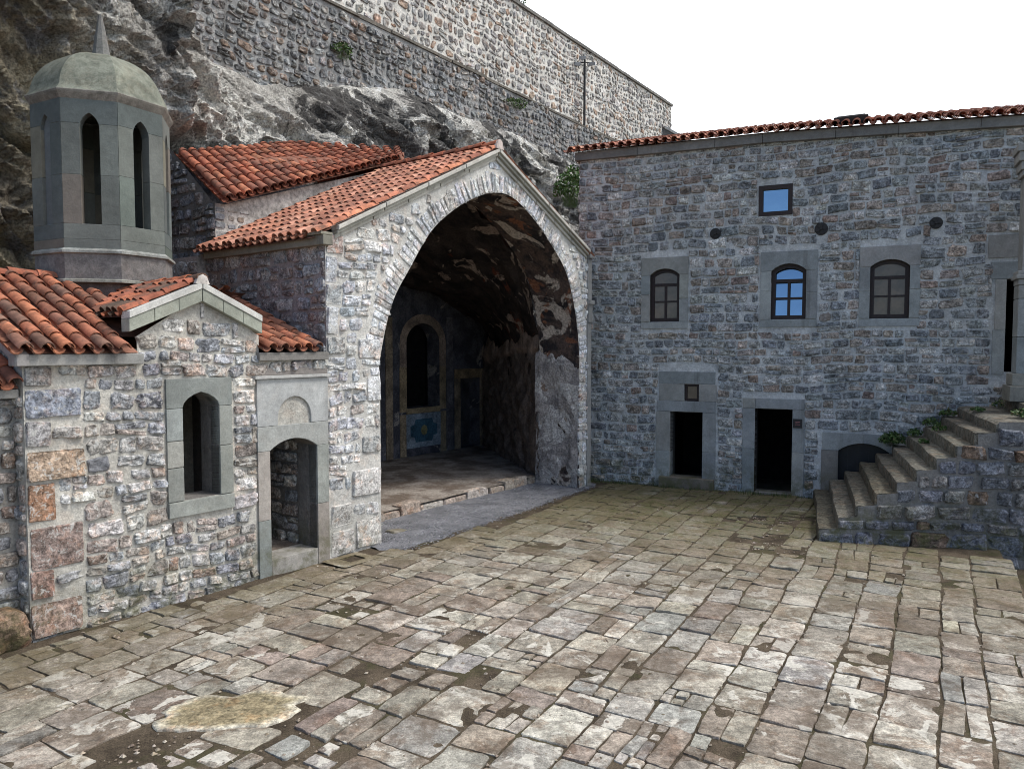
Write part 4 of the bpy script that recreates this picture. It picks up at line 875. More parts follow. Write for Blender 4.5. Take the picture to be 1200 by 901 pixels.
a = np.array(q); mb.add(np.concatenate([fr.p(a[:, 0], a[:, 1], np.full(4, .05)), fr.p(a[:, 0], a[:, 1], np.full(4, -.1))]), [(i, (i+1) % 4, (i+1) % 4+4, i+4) for i in range(4)], (.02, .013, .01))
sw_ = build('window', mb, M_WOOD, dorm); tag(sw_, 'small square window under the eave reflecting the sky')
mb = MB(); prism(mb, fr, rect(sq[0]+.02, sq[1]+.02, sq[2]-.02, sq[3]-.02), -.03, -.02, (.02, .02, .02)); build('glass', mb, M_GLASS_SKY, sw_)
# round iron anchor plates
for (c, rr) in ros:
    mb = MB(); t = np.arange(20)*2*math.pi/20
    prism(mb, FA, [(c[0]+rr*math.cos(a), c[1]+rr*math.sin(a)) for a in t], -.02, .03, (.02, .018, .017))
    for k in range(4):
        a = k*math.pi/2+.3; e = Frame(FA.p(c[0], c[1], 0), U=math.cos(a)*FA.U+math.sin(a)*FA.V, V=-math.sin(a)*FA.U+math.cos(a)*FA.V, N=FA.N)
        prism(mb, e, [(.03, -.018), (rr*.55, -.05), (rr*.92, 0), (rr*.55, .05), (.03, .018)], .032, .055, (.03, .024, .022))
    prism(mb, FA, [(c[0]+.03*math.cos(a), c[1]+.03*math.sin(a)) for a in t[::2]], .032, .075, (.03, .025, .023)); build('anchor_plate', mb, M_IRON, dorm, bevel=.004)
# low doorway with its little window above
mb = MB(); cs = pick(DRF, 14, .07)[:, :3]; g = .005; pd = .03; m = ld_i[3]*.47
prism(mb, FA, rect(ld_o[0], -.05, ld_i[0], m), -.35, pd, cs[0]); prism(mb, FA, rect(ld_o[0], m+g, ld_i[0], ld_i[3]), -.35, pd, cs[1]); prism(mb, FA, rect(ld_i[2], -.05, ld_o[2], m+.02), -.35, pd, cs[2]); prism(mb, FA, rect(ld_i[2], m+.02+g, ld_o[2], ld_i[3]), -.35, pd, cs[3])
prism(mb, FA, rect(ld_o[0]+.02, ld_i[3]+g, ld_o[2]-.01, ldt[1]-g), -.35, pd+.004, cs[4]); prism(mb, FA, rect(ldt[0], ldt[1], tw[0], tw[3]), -.35, pd, cs[5]); prism(mb, FA, rect(tw[2], ldt[1], ldt[2]+.02, tw[3]), -.35, pd, cs[6]); prism(mb, FA, rect(ldt[0]-.01, tw[3]+g, ldt[2]-.02, ldt[3]), -.35, pd, cs[7])
prism(mb, FA, rect(ld_o[0]+.10, -.1, ld_o[2]-.02, ld_i[1]+.05), -.36, .16, (.16, .14, .115))
dl = build('doorway', mb, M_DRESS, dorm, bevel=.010); tag(dl, 'low doorway with a tiny window in its lintel')
mb = MB(); fr = Frame(FA.p(0, 0, -.06), U=FA.U, N=FA.N); sheet(mb, fr, rect(tw[0]-.01, tw[1]-.01, tw[2]+.01, tw[3]+.01), [rect(tw[0]+.06, tw[1]+.06, tw[2]-.06, tw[3]-.06)], (.02, .013, .01), 0, .05); build('window_frame', mb, M_WOOD, dl)
mb = MB(); prism(mb, fr, rect(tw[0]+.02, tw[1]+.02, tw[2]-.02, tw[3]-.02), -.04, -.03, (.02, .02, .02)); build('glass', mb, M_GLASS_DIM, dl)
mb = MB(); m = md_i[3]*.52
prism(mb, FA, rect(md_o[0], -.05, md_i[0], m), -.35, pd, cs[8]); prism(mb, FA, rect(md_o[0], m+g, md_i[0], md_i[3]), -.35, pd, cs[9]); prism(mb, FA, rect(md_i[2], -.05, md_o[2], m-.03), -.35, pd, cs[10]); prism(mb, FA, rect(md_i[2], m-.03+g, md_o[2], md_i[3]), -.35, pd, cs[11])
prism(mb, FA, rect(md_o[0], md_i[3]+g, md_i[0]+.0, md_o[3]), -.35, pd, cs[12]); prism(mb, FA, rect(md_i[0]+g, md_i[3]+g, md_o[2], md_o[3]), -.35, pd+.003, (.25, .26, .265)); prism(mb, FA, rect(md_i[0]+.01, -.1, md_i[2]-.01, .035), -.36, .03, (.20, .19, .17))
tag(build('doorway', mb, M_DRESS, dorm, bevel=.010), 'taller open doorway with a plain stone frame')
mb = MB(); um = (cl_o[0]+cl_o[2])/2; s_ = cl_i[3]+.0
prism(mb, FA, rect(cl_o[0], -.1, cl_i[0]-.002, s_), -.35, .02, (.19, .18, .165)); prism(mb, FA, rect(cl_i[2]+.002, -.1, cl_o[2]+.2, s_), -.35, .02, (.18, .175, .17))
hm = cl_h[5]; prism(mb, FA, [(hm[0]+.003, cl_o[3]), (hm[0]+.003, hm[1])]+list(reversed(cl_h[:5]))+[(cl_o[2]+.05, s_), (cl_o[2]+.05, cl_o[3])], -.35, .03, DRF[2][:3]); prism(mb, FA, [(cl_o[0]+.02, cl_o[3]), (cl_o[0]+.02, s_)]+list(reversed(cl_h[6:]))+[(hm[0]-.003, hm[1]), (hm[0]-.003, cl_o[3])], -.35, .03, DRF[0][:3])
ca = build('cellar_arch', mb, M_DRESS, dorm, bevel=.008)
mb = MB(); 
for i in range(5):
    a0 = cl_i[0]-.02+(cl_i[2]-cl_i[0]+.04)*i/5; prism(mb, FA, rect(a0, -.1, a0+(cl_i[2]-cl_i[0]+.04)/5-.0005, cl_h[5][1]+.02), -.30, -.25+RNG.uniform(0, .004), (.015, .015, .03))
build('cellar_door', mb, M_NAVY, dorm)
mb = MB(); prism(mb, FA, rect(ud_o[0], ud_o[1]-.05, ud_i[0], ud_i[1]+.85), -.3, .03, DRF[0][:3]); prism(mb, FA, rect(ud_o[0]+.03, ud_i[1]+.855, ud_i[0], ud_i[3]), -.3, .028, DRF[1][:3]); prism(mb, FA, rect(ud_o[0]-.06, ud_i[3]+.005, ud_o[2], ud_o[3]), -.3, .03, DRF[2][:3])
prism(mb, FA, rect(Q_(1158, 290)[0], Q_(1158, 303)[1], ud_o[2], Q_(1158, 276)[1]), -.1, .03, (.24, .235, .225)); prism(mb, FA, rect(ud_i[2], ud_o[1], ud_o[2], ud_i[3]), -.3, .03, DRF[0][:3])
tag(build('doorway', mb, M_DRESS, dorm, bevel=.010), 'upper doorway reached by the stairs')
# rooms behind the openings, painted near-black for their darkness
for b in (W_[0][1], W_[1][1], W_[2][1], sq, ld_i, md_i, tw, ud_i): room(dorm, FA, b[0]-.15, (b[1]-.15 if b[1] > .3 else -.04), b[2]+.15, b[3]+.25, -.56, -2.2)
# stone eave band and tiled roof
mb = MB(); u_ = tL-.08
while u_ < tR:
    l = RNG.uniform(1.0, 1.9); ub = min(u_+l-.006, tR); prism(mb, FA, [(u_, zE(u_)), (ub, zE(ub)), (ub, zE(ub)+.20), (u_, zE(u_)+.20)], -.3, .14, np.array((.20, .195, .185))*(1+RNG.normal(0, .06))); u_ += l
build('eave_cornice', mb, M_DRESS, dorm, bevel=.012)
mb = MB(); SPD = .215; rs = .29; ze = zEv+.21; run = 2.2
cols = []
for i in range(int((tR-tL+.3)/SPD)):
    u_ = tL-.16+i*SPD; rr = min(run, .35+(u_-tL+.16)*1.45)
    z0 = zE(u_)+.20; cols.append((FA.p(u_, z0, .27), FA.p(u_, z0+rs*(rr+.27), -rr)))
tile_field(mb, cols, FA.V+FA.N*rs, [(.40, .165, .10, 3), (.33, .13, .085, 3), (.25, .11, .08, 2), (.44, .22, .15, 2)], SPD, L=.36)
us_ = np.linspace(tL-.1, tR, 30)
for s0, s1 in ((.16, -run), (-6.0, -run)): mb.grid(np.array([[FA.p(u, zE(u)+.19, s0) for u in us_], [FA.p(min(max(u, tL+1.5), tR), zE(u)+.20+rs*(run+.2)-.06, s1) for u in us_]]), TP[2][:3])
for i in range(8): ua, ub = [tL+1.5+(tR-tL-1.5)*k/8 for k in (i, i+1)]; ridge_row(mb, FA.p(ua, zE(ua)+.20+rs*(run+.27)+.0, -run), FA.p(ub, zE(ub)+.20+rs*(run+.27)+.0, -run), TRED, .09)
build('roof', mb, M_TILE, dorm, smooth=True, angle=.9)
c0 = FA.px(997, 147, -1.0); ze = zE(c0[0])+.20
mb = MB(); SKF = Frame(FA.p(c0[0], ze+rs*(.9+.27)+.10, -.9), U=FA.U, V=(FA.V*rs-FA.N)/math.hypot(rs, 1), N=(FA.V+FA.N*rs)/math.hypot(1, rs))
prism(mb, SKF, rect(-.36, 0, .36, .75), -.12, .07, (.03, .032, .035)); prism(mb, SKF, rect(-.29, .06, .29, .68), .071, .085, (.06, .065, .07)); build('skylight', mb, M_IRON, dorm, bevel=.01)

# notice plate beside the taller doorway
mb = MB(); pb = uvbox(FA, 929.6, 490.5, 940, 501.5); prism(mb, FA, rect(*pb), .034, .05, (.014, .012, .014))
sgn = build('plaque', mb, M_IRON, bevel=.004); tag(sgn, 'small dark plaque fixed to the right jamb of the taller doorway', 'plaque')
mb = MB(); cx, cy = (pb[0]+pb[2])/2, (pb[1]+pb[3])/2; ww = pb[2]-pb[0]; hh = pb[3]-pb[1]
for (a, b, c, d) in ((-.28, .12, .28, .20), (-.22, -.02, .22, .05), (-.28, -.16, .28, -.10)): prism(mb, FA, rect(cx+a*ww, cy+b*hh, cx+c*ww, cy+d*hh), .051, .053, (.22, .10, .10))
build('lettering', mb, M_PAINT, sgn)

# ================================================================== STAIRS
stair = empty('stone_staircase', ground(985, 625), 'worn stone staircase with broad steps climbing along the shaded facade', 'staircase')
NS = 10; RISE = .215; tb0 = 5.32; dt = .302
pn0 = ground(958, 619, RISE); pn9 = ground(1168, 493, RISE*10)
def fauv(p): q = p-FA.O; return np.array([np.dot(q, FA.U), np.dot(q, FA.N)])
n0 = fauv(pn0); n9 = fauv(pn9); STP = Frame(FA.O, U=FA.U, V=FA.N, N=np.array([0, 0, 1.0]))
SPAL = [(.098, .092, .076, 2), (.118, .112, .094, 2), (.14, .135, .118, 1), (.085, .078, .060, 1)]
def near(k): return n0+(n9-n0)*(k/9.0)
for k in range(NS+3):
    mb = MB(); z1 = RISE*(k+1); c = pick(SPAL, 1, .06)[0]
    if k < NS:
        b0 = tb0+dt*k; b1 = tb0+dt*(k+1)+.10; a0 = near(k); a1 = near(k+1.32)
        if k == NS-1: b1 += 1.3; a1 = near(k+6)
    else:
        j = k-NS; b0 = tb0+dt*NS+.42+.33*j; b1 = b0+(.42 if j < 2 else 3); a0 = np.array([n9[0]+.62+.42*j, n9[1]-.55-.35*j]); a1 = a0+np.array([.55 if j < 2 else 3, 0])
    # subdivided, worn block
    m = 14; s = np.linspace(0, 1, m)[:, None]; e0 = np.array([b0, -.02])*(1-s)+a0*s; e1 = np.array([b1, -.02])*(1-s)+a1*s
    e0[:, 0] += .022*vnoise(np.stack([s[:, 0]*5+k*3, s[:, 0]*0, s[:, 0]*0+k], -1)); zt_ = z1+.014*fbm(np.stack([s[:, 0]*3+k*2.1, s[:, 0]*0+k, s[:, 0]*0], -1), 3)
    rows = []
    for (w, dz) in ((0, -RISE-.06), (0, -.05), (.03, -.012), (.10, .0), (.45, -.004), (1, 0)):
        pt = e0*(1-w)+e1*w; rows.append(STP.p(pt[:, 0], pt[:, 1], zt_+dz if dz > -.1 else np.full(m, z1+dz)))
    G_ = np.array(rows); mb.grid(G_, c)
    # near end face
    endp = G_[:, -1]; low = endp.copy(); low[:, 2] = z1-RISE-.06; mb.add(np.concatenate([endp, low]), [(i, i+1, i+1+len(endp), i+len(endp)) for i in range(len(endp)-1)], c)
    build('step', mb, M_STAIR, stair, smooth=True, angle=.6)
# rubble side wall under the steps
d0 = STP.p(n0[0], n0[1], 0.0); d9 = STP.p(n9[0], n9[1], 0.0); du = d9-d0; Ls = np.linalg.norm(du); du /= Ls
SF = Frame(d0, U=du, V=(0, 0, 1)); 
if np.dot(SF.N, -d0) < 0: SF.N = -SF.N
SF.O = SF.O+SF.N*.01
so = [(.06, -.2)]+[(0.02, -.2)]
top = []
for k in range(NS):
    x = Ls*k/9; top += [(x+.03, RISE*k+.02), (x+.03, RISE*(k+1)-.02)]
top += [(Ls+.75, RISE*NS-.03), (Ls+.75, RISE*(NS+1)-.03), (Ls+1.3, RISE*(NS+1)-.03), (Ls+1.3, RISE*(NS+2)-.03), (Ls+3, RISE*(NS+2)-.03), (Ls+3, -.4), (.03, -.4)]
sp = top[::-1]
mb = MB(); sheet(mb, SF, sp, [], (.175, .168, .158, 0))
cells = courses(sp, [], (.18, .36), (.20, .50), .08); STL = [(.13, .135, .15, 3), (.15, .145, .14, 2), (.14, .10, .075, 1), (.11, .115, .135, 2), (.18, .175, .17, 1)]
stones(mb, SF, cells, STL, N=16, proud=.045, gap=.02, rough=.8, jit=.05, warp=.05, rot=4, quad=.12, corner=(.1, .5)); build('side_wall', mb, M_FAC, stair)
mb = MB(); prism(mb, STP, [tuple(near(0)+np.array([.1, -.05])), tuple(near(22)+np.array([0, -.05])), (tb0+7, -.05), (tb0+.1, -.05)], -.3, .06, (.15, .14, .12)); build('core', mb, M_STAIR, stair)

# grey pier of the porch at the far right
pier = empty('porch_pier', ground(1194, 452, 2.86), 'grey dressed stone pier with moulded cornice at the right edge beside the upper doorway', 'pier')
pb_ = EYE+ray(1191.5, 405)*(14.0/ray(1191.5, 405)[1]); PFm = Frame((pb_[0], pb_[1], 0), U=FA.U, N=FA.N); zp = lambda y: EYE[2]+(ray(1192, y)*(14.0/ray(1192, y)[1]))[2]
mb = MB(); e = [zp(438), zp(395), zp(350), zp(334)]
cs = pick(DRF, 8, .08)[:, :3]
for i in range(3): prism(mb, PFm, rect(0, e[i]+.003, .6, e[i+1]-.003), -.5, 0, cs[i])
prism(mb, PFm, rect(.05, zp(318), .6, zp(206)), -.5, -.02, cs[4]); build('shaft', mb, M_DRESS, pier, bevel=.012)
mb = MB()
for (y0, y1, o) in ((334, 327, .01), (327, 322, .05), (322, 317, .02)): prism(mb, PFm, rect(-o, zp(y0)+.001, .6, zp(y1)-.001), -.5, o, (.27, .265, .25))
build('band', mb, M_DRESS, pier, bevel=.015); mb = MB()
for (y0, y1, o) in ((206, 199, .0), (199, 189, .03), (189, 178, .07), (178, 170, .10)): prism(mb, PFm, rect(-o, zp(y0)+.001, .6, zp(y1)-.001), -.5, o, (.27, .265, .25))
build('cornice', mb, M_DRESS, pier, bevel=.015)
mb = MB(); prism(mb, PFm, rect(-.12, zp(470), .7, zp(452)), -.6, .22, (.21, .205, .18)); prism(mb, PFm, rect(-.07, zp(452)+.002, .65, zp(438)), -.55, .10, (.23, .225, .20)); build('plinth', mb, M_DRESS, pier, bevel=.015)

# ================================================================== RETAINING WALLS AND CLIFF
RW0 = np.array([8.74, 42.0, 0]); aR = math.atan2(.822, .569)
RU = Frame(RW0, ang=aR)                              # u runs away from the viewer; negative u comes nearer
zl_ = 12.75; zt_r = 16.5; uA = -36.0
RP = [(.24, .235, .23, 3), (.30, .285, .265, 2), (.19, .185, .18, 2), (.26, .20, .16, 1.6), (.35, .34, .32, 1)]
up = empty('retaining_wall', RU.p(-12, zl_, 0), 'pale mortared rubble wall highest on the slope, topped by a dark coping', 'wall')
mb = MB(); oc = [(uA, zl_-.6), (0, zl_-.6), (0, zt_r), (uA, zt_r)]; sheet(mb, RU, oc, [], (.52, .505, .465, 0))
cells = courses(oc, [], (.17, .36), (.15, .42), .16, step=.05); stones(mb, RU, cells, RP, N=12, proud=.035, gap=.045, rough=.8, jit=.08, warp=.16, rot=13, corner=(.25, .95), quad=.19)
prism(mb, Frame(RU.p(0, 0, 0), U=-RU.N, N=RU.U), rect(.003, zl_-3, 1.0, zt_r), -.3, 0, (.45, .44, .41)); build('wall', mb, M_RET, up)
mb = MB(); u_ = uA
while u_ < .05:
    l = RNG.uniform(.7, 1.4); prism(mb, RU, rect(u_, zt_r, min(u_+l-.01, .06), zt_r+.12+RNG.uniform(-.015, .015)), -.6, .10, np.array((.13, .125, .115))*(1+RNG.normal(0, .1))); u_ += l
build('coping', mb, M_RETL, up)
lw = empty('old_retaining_wall', RU.p(-12, 7, .55), 'older dark grey rubble wall standing on the cliff under the pale upper wall', 'wall')
RL = Frame(RU.p(0, 0, .60), U=RU.U, N=RU.N); mb = MB(); oc = [(uA, 5.5), (3, 5.5), (3, zl_), (uA, zl_)]; sheet(mb, RL, oc, [], (.25, .25, .245, 0))
cells = courses(oc, [], (.17, .28), (.17, .36), .08, step=.05); stones(mb, RL, cells, [(.165, .17, .175, 3), (.20, .195, .185, 2), (.13, .13, .13, 2), (.18, .14, .115, 1)], N=12, proud=.055, gap=.03, rough=.8, jit=.06, warp=.12, rot=8, quad=.15, corner=(.3, .9)); build('wall', mb, M_RETL, lw)
mb = MB(); u_ = uA
while u_ < 3:
    l = RNG.uniform(.6, 1.5); prism(mb, RL, rect(u_, zl_+.002, u_+l-.01, zl_+.09+RNG.uniform(-.02, .03)), -.58, .06+RNG.uniform(-.03, .03), np.array((.115, .105, .09))*(1+RNG.normal(0, .12))); u_ += l
build('ledge', mb, M_RETL, lw)
# low wall beyond the right end
tl = empty('end_wall', RU.p(1.2, 13, -.3), 'short dark sloping wall end behind the long roof, below the pale wall', 'wall'); E0 = EYE+ray(783, 150)*(41/ray(783, 150)[1]); E1 = EYE+ray(806, 166)*(41/ray(806, 166)[1])
mb = MB(); fr = Frame((E0[0]-.5, 41, 0), U=(1, 0, 0), N=(0, -1, 0)); w = E1[0]-E0[0]
prism(mb, fr, [(-1.2, 11), (w+.6, 11), (w+.6, E1[2]-.1), (.4, E0[2]-.05), (-1.2, E0[2]-.05)], -.6, 0, (.11, .105, .10)); build('wall', mb, M_RETL, tl)
mb = MB(); prism(mb, fr, [(.3, E0[2]-.04), (w+.7, E1[2]-.09), (w+.7, E1[2]+.03), (.3, E0[2]+.10)], -.65, .06, (.33, .33, .32)); build('coping', mb, M_RETL, tl)

# cliff: a leaning, broken sheet of rock that swallows the foot of the old wall
bnd = [(-40, 0), (100, -60), (158, 0), (222, 64), (308, 104), (390, 104), (462, 108), (537, 140), (575, 148), (650, 182), (680, 204), (760, 270)]
bu = []; bz = []
for x, y in bnd:
    q = RL.px(max(x, 60), y); u3 = RL.p(q[0], q[1], 0)-CH.O; bu.append(np.dot(u3, CH.U)); bz.append(q[1])
bu = np.array(bu); bz = np.array(bz); bu[0] -= 8; bz[0] = 24; bz[1] = 20
uu = np.linspace(-10, 24, 720); zz = np.linspace(1.0, 23, 470); UU, ZZ = np.meshgrid(uu, zz)
zbound = np.interp(UU, bu, bz)
wr = np.array([np.dot(RL.O-CH.O, NIN), np.dot(RL.U, NIN), np.dot(RL.U, CH.U), np.dot(RL.O-CH.O, CH.U)])
wwall = wr[0]+(UU-wr[3])/wr[2]*wr[1]
lean_ = .52*(ZZ-zbound); lean_ = np.where(lean_ > 0, lean_*3.0, np.maximum(lean_, -1.9-.15*(zbound-ZZ).clip(0, 30)*0))
left = np.clip((-UU-1.2)/2.5, 0, 1)
WW = wwall+lean_+left*.75
p3 = np.stack([UU, ZZ, UU*0], -1); ang = .55; pr2 = np.stack([UU*math.cos(ang)-ZZ*math.sin(ang), (UU*math.sin(ang)+ZZ*math.cos(ang))*1.7, UU*0+4], -1)
wq = .35*np.stack([vnoise(p3*.9, 81), vnoise(p3*.9+7, 82), UU*0], -1); pr3 = pr2+wq
bil = lambda f, s: np.abs(vnoise(pr3*f, s)); rdg = lambda f, s: 1-np.abs(vnoise(pr3*f, s))
n2 = vnoise(pr2*1.5, 41)
disp = fbm(p3*.30, 3, 50)*.50 + rdg(.55, 51)*.75-.5 + bil(1.05, 52)*.55 + rdg(2.0, 53)*.30 + bil(3.6, 54)*.20 + rdg(6.5, 55)*.09 + bil(11.0, 56)*.06
fade = np.clip((zbound-ZZ)/1.5+.25, .12, 1)
WW = WW-disp*fade
for _k in range(0):
    Wp = np.pad(WW, 1, mode='edge'); WW = .4*WW+.15*(Wp[:-2, 1:-1]+Wp[2:, 1:-1]+Wp[1:-1, :-2]+Wp[1:-1, 2:])
inh = (UU > -1.4) & (UU < uB+1.2); low = np.clip((7.9-ZZ)/1.0, 0, 1); WW = np.where(inh, np.maximum(WW, (RD+.75)*low+WW*(1-low)), WW)
WW = np.maximum(WW, np.where(UU < -1.2, 4.45, 3.0))
# keep the rock out of the long building's back
FAp = CH.p(UU, ZZ, -WW); dF = (FAp-FA.O)@FA.N; tF = (FAp-FA.O)@FA.U; 
zj = .05*vnoise(p3*3.1, 9); UJ = UU+.06*vnoise(p3*2.7, 12)
mb = MB(); mb.grid(CH.p(UJ, ZZ+zj, -WW)); cliff = build('cliff', mb, M_CLIFF, smooth=False); tag(cliff, 'broken brown and white-stained rock face behind the chapel and hall', 'cliff', kind='structure')

# lamp post on the ledge
lb = RL.px(690.6, 164); base = RL.p(lb[0], zl_+.09, -.25)
lamp = empty('lamp_post', base, 'slim black post with small floodlights standing on the ledge against the pale wall', 'lamp post'); ht = 2.95
mb = MB(); tube(mb, base, base+np.array([0, 0, ht]), .055, .05, 10); tube(mb, base, base+np.array([0, 0, .06]), .13, .13, 10); build('pole', mb, M_IRON, lamp)
X = np.array([1., 0, 0]); Y = np.array([0, 1., 0]); Zv = np.array([0, 0, 1.0])
mb = MB(); tube(mb, base+Zv*(ht-.12)-X*.30, base+Zv*(ht-.12)+X*.30, .022, seg=8); build('crossarm', mb, M_IRON, lamp)
for dx, dz, yaw in ((-.33, -.20, .35), (.33, -.20, -.35), (-.10, .06, .1)):
    c = base+Zv*(ht+dz)+X*dx; fr = Frame(c, U=(math.cos(yaw), math.sin(yaw), 0), V=(math.sin(yaw)*.35, -math.cos(yaw)*.35, .94)); mb = MB(); prism(mb, fr, rect(-.14, -.05, .14, .10), -.07, .05, (.3, .3, .3)); prism(mb, fr, rect(-.11, -.03, .11, .08), .051, .058, (.6, .6, .6)); tube(mb, c-Zv*.02, base+Zv*(ht-.10)+X*dx*.9, .018, seg=6); build('floodlight', mb, M_GREYMETAL, lamp, bevel=.012)

# ================================================================== GROUND
mb = MB(); g_ = np.array([[-60, -40], [60, -40], [60, 70], [-60, 70]], float); mb.add([(x, y, -.34) for x, y in g_], [(0, 1, 2, 3)], (.2, .2, .2)); tag(build('ground', mb, M_EARTH), 'bare earth ground', 'ground', kind='structure')
EDGE = [(-14, -6), (13, -6), (9.3, 8.6), tuple(ground(1200, 684)[:2]), tuple(ground(1178, 651)[:2])]
edge_a = ground(1178, 652)[:2]; edge_b = ground(1202, 690)[:2]
gx = np.linspace(-13, 13, 300); gy = np.linspace(-5, 20.2, 290); GX, GY = np.meshgrid(gx, gy)
def rightside(x, y): return (edge_b[0]-edge_a[0])*(y-edge_a[1])-(edge_b[1]-edge_a[1])*(x-edge_a[0])
RS = rightside(GX, GY); 
GZ = -.015+.012*fbm(np.stack([GX*2.2, GY*2.2, GX*0], -1), 4, 77)
mask_r = (RS > 0) if rightside(20, 12) > 0 else (RS < 0)
GZ = np.where(mask_r & (GY < 13), -.33, GZ)
mb = MB(); mb.grid(np.stack([GX, GY, GZ], -1)); tag(build('courtyard_earth', mb, M_EARTH, smooth=True), 'earth between the paving stones', 'ground', kind='structure')
# flagstones in strips running away from the viewer
a_ = math.radians(29.6); PV = Frame((0, 0, 0), U=(math.cos(a_), -math.sin(a_), 0), V=(math.sin(a_), math.cos(a_), 0), N=np.array([0, 0, 1.0]))
cells = []; x = -16.0
def pw(u, v): return PV.p(u, v, 0)
while x < 12:
    wd = RNG.uniform(.33, .62); v = -8+RNG.uniform(0, .5)
    while v < 24:
        ln = RNG.uniform(.28, .74)*(1 if wd < .5 else .9); r = RNG.random()
        if r < .14: cells += [(x, x+wd*.5, v, v+ln), (x+wd*.5, x+wd, v, v+ln)]
        elif r < .20: cells += [(x, x+wd, v, v+ln*.45), (x, x+wd*.55, v+ln*.45, v+ln), (x+wd*.55, x+wd, v+ln*.45, v+ln)]
        else: cells.append((x, x+wd, v, v+ln))
        v += ln
    x += wd
cells = np.array(cells); cc = PV.p((cells[:, 0]+cells[:, 1])/2, (cells[:, 2]+cells[:, 3])/2, np.zeros(len(cells)))
chd = (cc-CH.O)@CH.N; chu = (cc-CH.O)@CH.U; fad = (cc-FA.O)@FA.N
keep = (chd > .18) & (fad > .05) & (cc[:, 1] > -4.5) & (np.abs(cc[:, 0]) < 12.6)
gw_ = np.interp(chu, [-.4, 0, 3, 6.8], [.0, .65, .52, .05]); keep &= ~((chu > -.25) & (chu < 6.9) & (chd < gw_+.15))
rs_ = rightside(cc[:, 0], cc[:, 1]); keep &= ~(((rs_ > -.1) if rightside(20, 12) > 0 else (rs_ < .1)) & (cc[:, 1] < 13))
stf = np.stack([(cc-FA.O)@FA.U, (cc-FA.O)@FA.N], -1); keep &= ~((stf[:, 1] < n0[1]-.1) & (stf[:, 0] > tb0+.2+ (n0[0]-tb0)*np.clip(stf[:, 1]/n0[1], 0, 1)))
# bare patches where stones are gone, and zones of shattered stones
frag = np.zeros(len(cells), bool)
bare = [(480, 792, .75, .40), (410, 712, .55, .35), (300, 888, .95, .30), (905, 640, .55, .8), (560, 745, .35, .25), (650, 830, .30, .2), (150, 880, .3, .2), (905, 610, .9, .4), (760, 690, .25, .3)]
for (x_, y_, rx, ry) in bare:
    g0_ = ground(x_, y_); frag |= ((((cc[:, 0]-g0_[0])/rx)**2+((cc[:, 1]-g0_[1])/ry)**2) < 1)
pc = ground(268, 833); keep &= ~((((cc[:, 0]-pc[0])/.72)**2+((cc[:, 1]-pc[1])/.36)**2) < 1)
dr = ground(410, 656); keep &= ~((np.abs(cc[:, 0]-dr[0]) < .35) & (np.abs(cc[:, 1]-dr[1]) < .35))
cells = cells[keep]; cc = cc[keep]; frag = frag[keep]
shat = fbm(np.stack([cc[:, 0]*.45, cc[:, 1]*.45, cc[:, 0]*0], -1), 3, 91)+.35*np.clip(-cc[:, 0]/4, -1, 1)
fin = []
for c, s, fr_ in zip(cells, shat, frag):
    w, l = c[1]-c[0], c[3]-c[2]
    if fr_:
        m, n = max(1, int(w/.25)), max(1, int(l/.25))
        for i in range(m):
            for j in range(n):
                if RNG.random() < .78: q = RNG.uniform(.0, .35, 4); fin.append((c[0]+w*(i+q[0]*.6)/m, c[0]+w*(i+1-q[1]*.6)/m, c[2]+l*(j+q[2]*.6)/n, c[2]+l*(j+1-q[3]*.6)/n))
    elif s > .55 and RNG.random() < .3:
        ku, kv = RNG.uniform(.35, .65, 2); 
        for q in ((c[0], c[0]+w*ku, c[2], c[2]+l*kv), (c[0]+w*ku, c[1], c[2], c[2]+l*kv*RNG.uniform(.8, 1)), (c[0], c[0]+w*ku*RNG.uniform(.8, 1), c[2]+l*kv, c[3]), (c[0]+w*ku, c[1], c[2]+l*kv, c[3])):
            if RNG.random() < .9: fin.append(q)
    else: fin.append(tuple(c))
PAL = [(.345, .310, .255, 3), (.325, .292, .245, 3), (.33, .308, .272, 2), (.29, .245, .20, 2.5), (.40, .37, .315, 1.6), (.25, .207, .17, 1), (.31, .30, .275, .5)]
mb = MB(); stones(mb, PV, fin, PAL, N=36, proud=.018, gap=.012, rough=.55, jit=.016, warp=.05, rot=1.5, freq=6, hoff=-.016, corner=(.05, .24), quad=.05, rings=PAVER, tiltk=.04)
tag(build('courtyard_paving', mb, M_PAVE, smooth=True, angle=.7), 'worn irregular flagstones covering the courtyard', 'paving', kind='structure')
# rubble crumbs lying in the joints and bare patches
mb = MB(); 
def pebbles(mb, pts, r0, r1, pal, flat=.6):
    n = len(pts); t = np.array([(1, 0, 0), (0, 1, 0), (-1, 0, 0), (0, -1, 0), (0, 0, 1), (0, 0, -1)], float); r = RNG.uniform(r0, r1, n)*RNG.uniform(.6, 1.2, n)
    V = t[None]*r[:, None, None]*RNG.uniform(.65, 1.25, (n, 6, 1)); a = RNG.uniform(0, 6.28, n)[:, None]; xx = V[..., 0]*np.cos(a)-V[..., 1]*np.sin(a); yy = V[..., 0]*np.sin(a)+V[..., 1]*np.cos(a); V = np.stack([xx, yy, V[..., 2]*flat], -1)+pts[:, None]
    tri = np.array([(0, 1, 4), (1, 2, 4), (2, 3, 4), (3, 0, 4), (1, 0, 5), (2, 1, 5), (3, 2, 5), (0, 3, 5)]); f = (tri[None]+(np.arange(n)*6)[:, None, None]).reshape(-1, 3)
    mb.add(V.reshape(-1, 3), f, np.repeat(pick(pal, n, .2), 6, 0))
pts = []
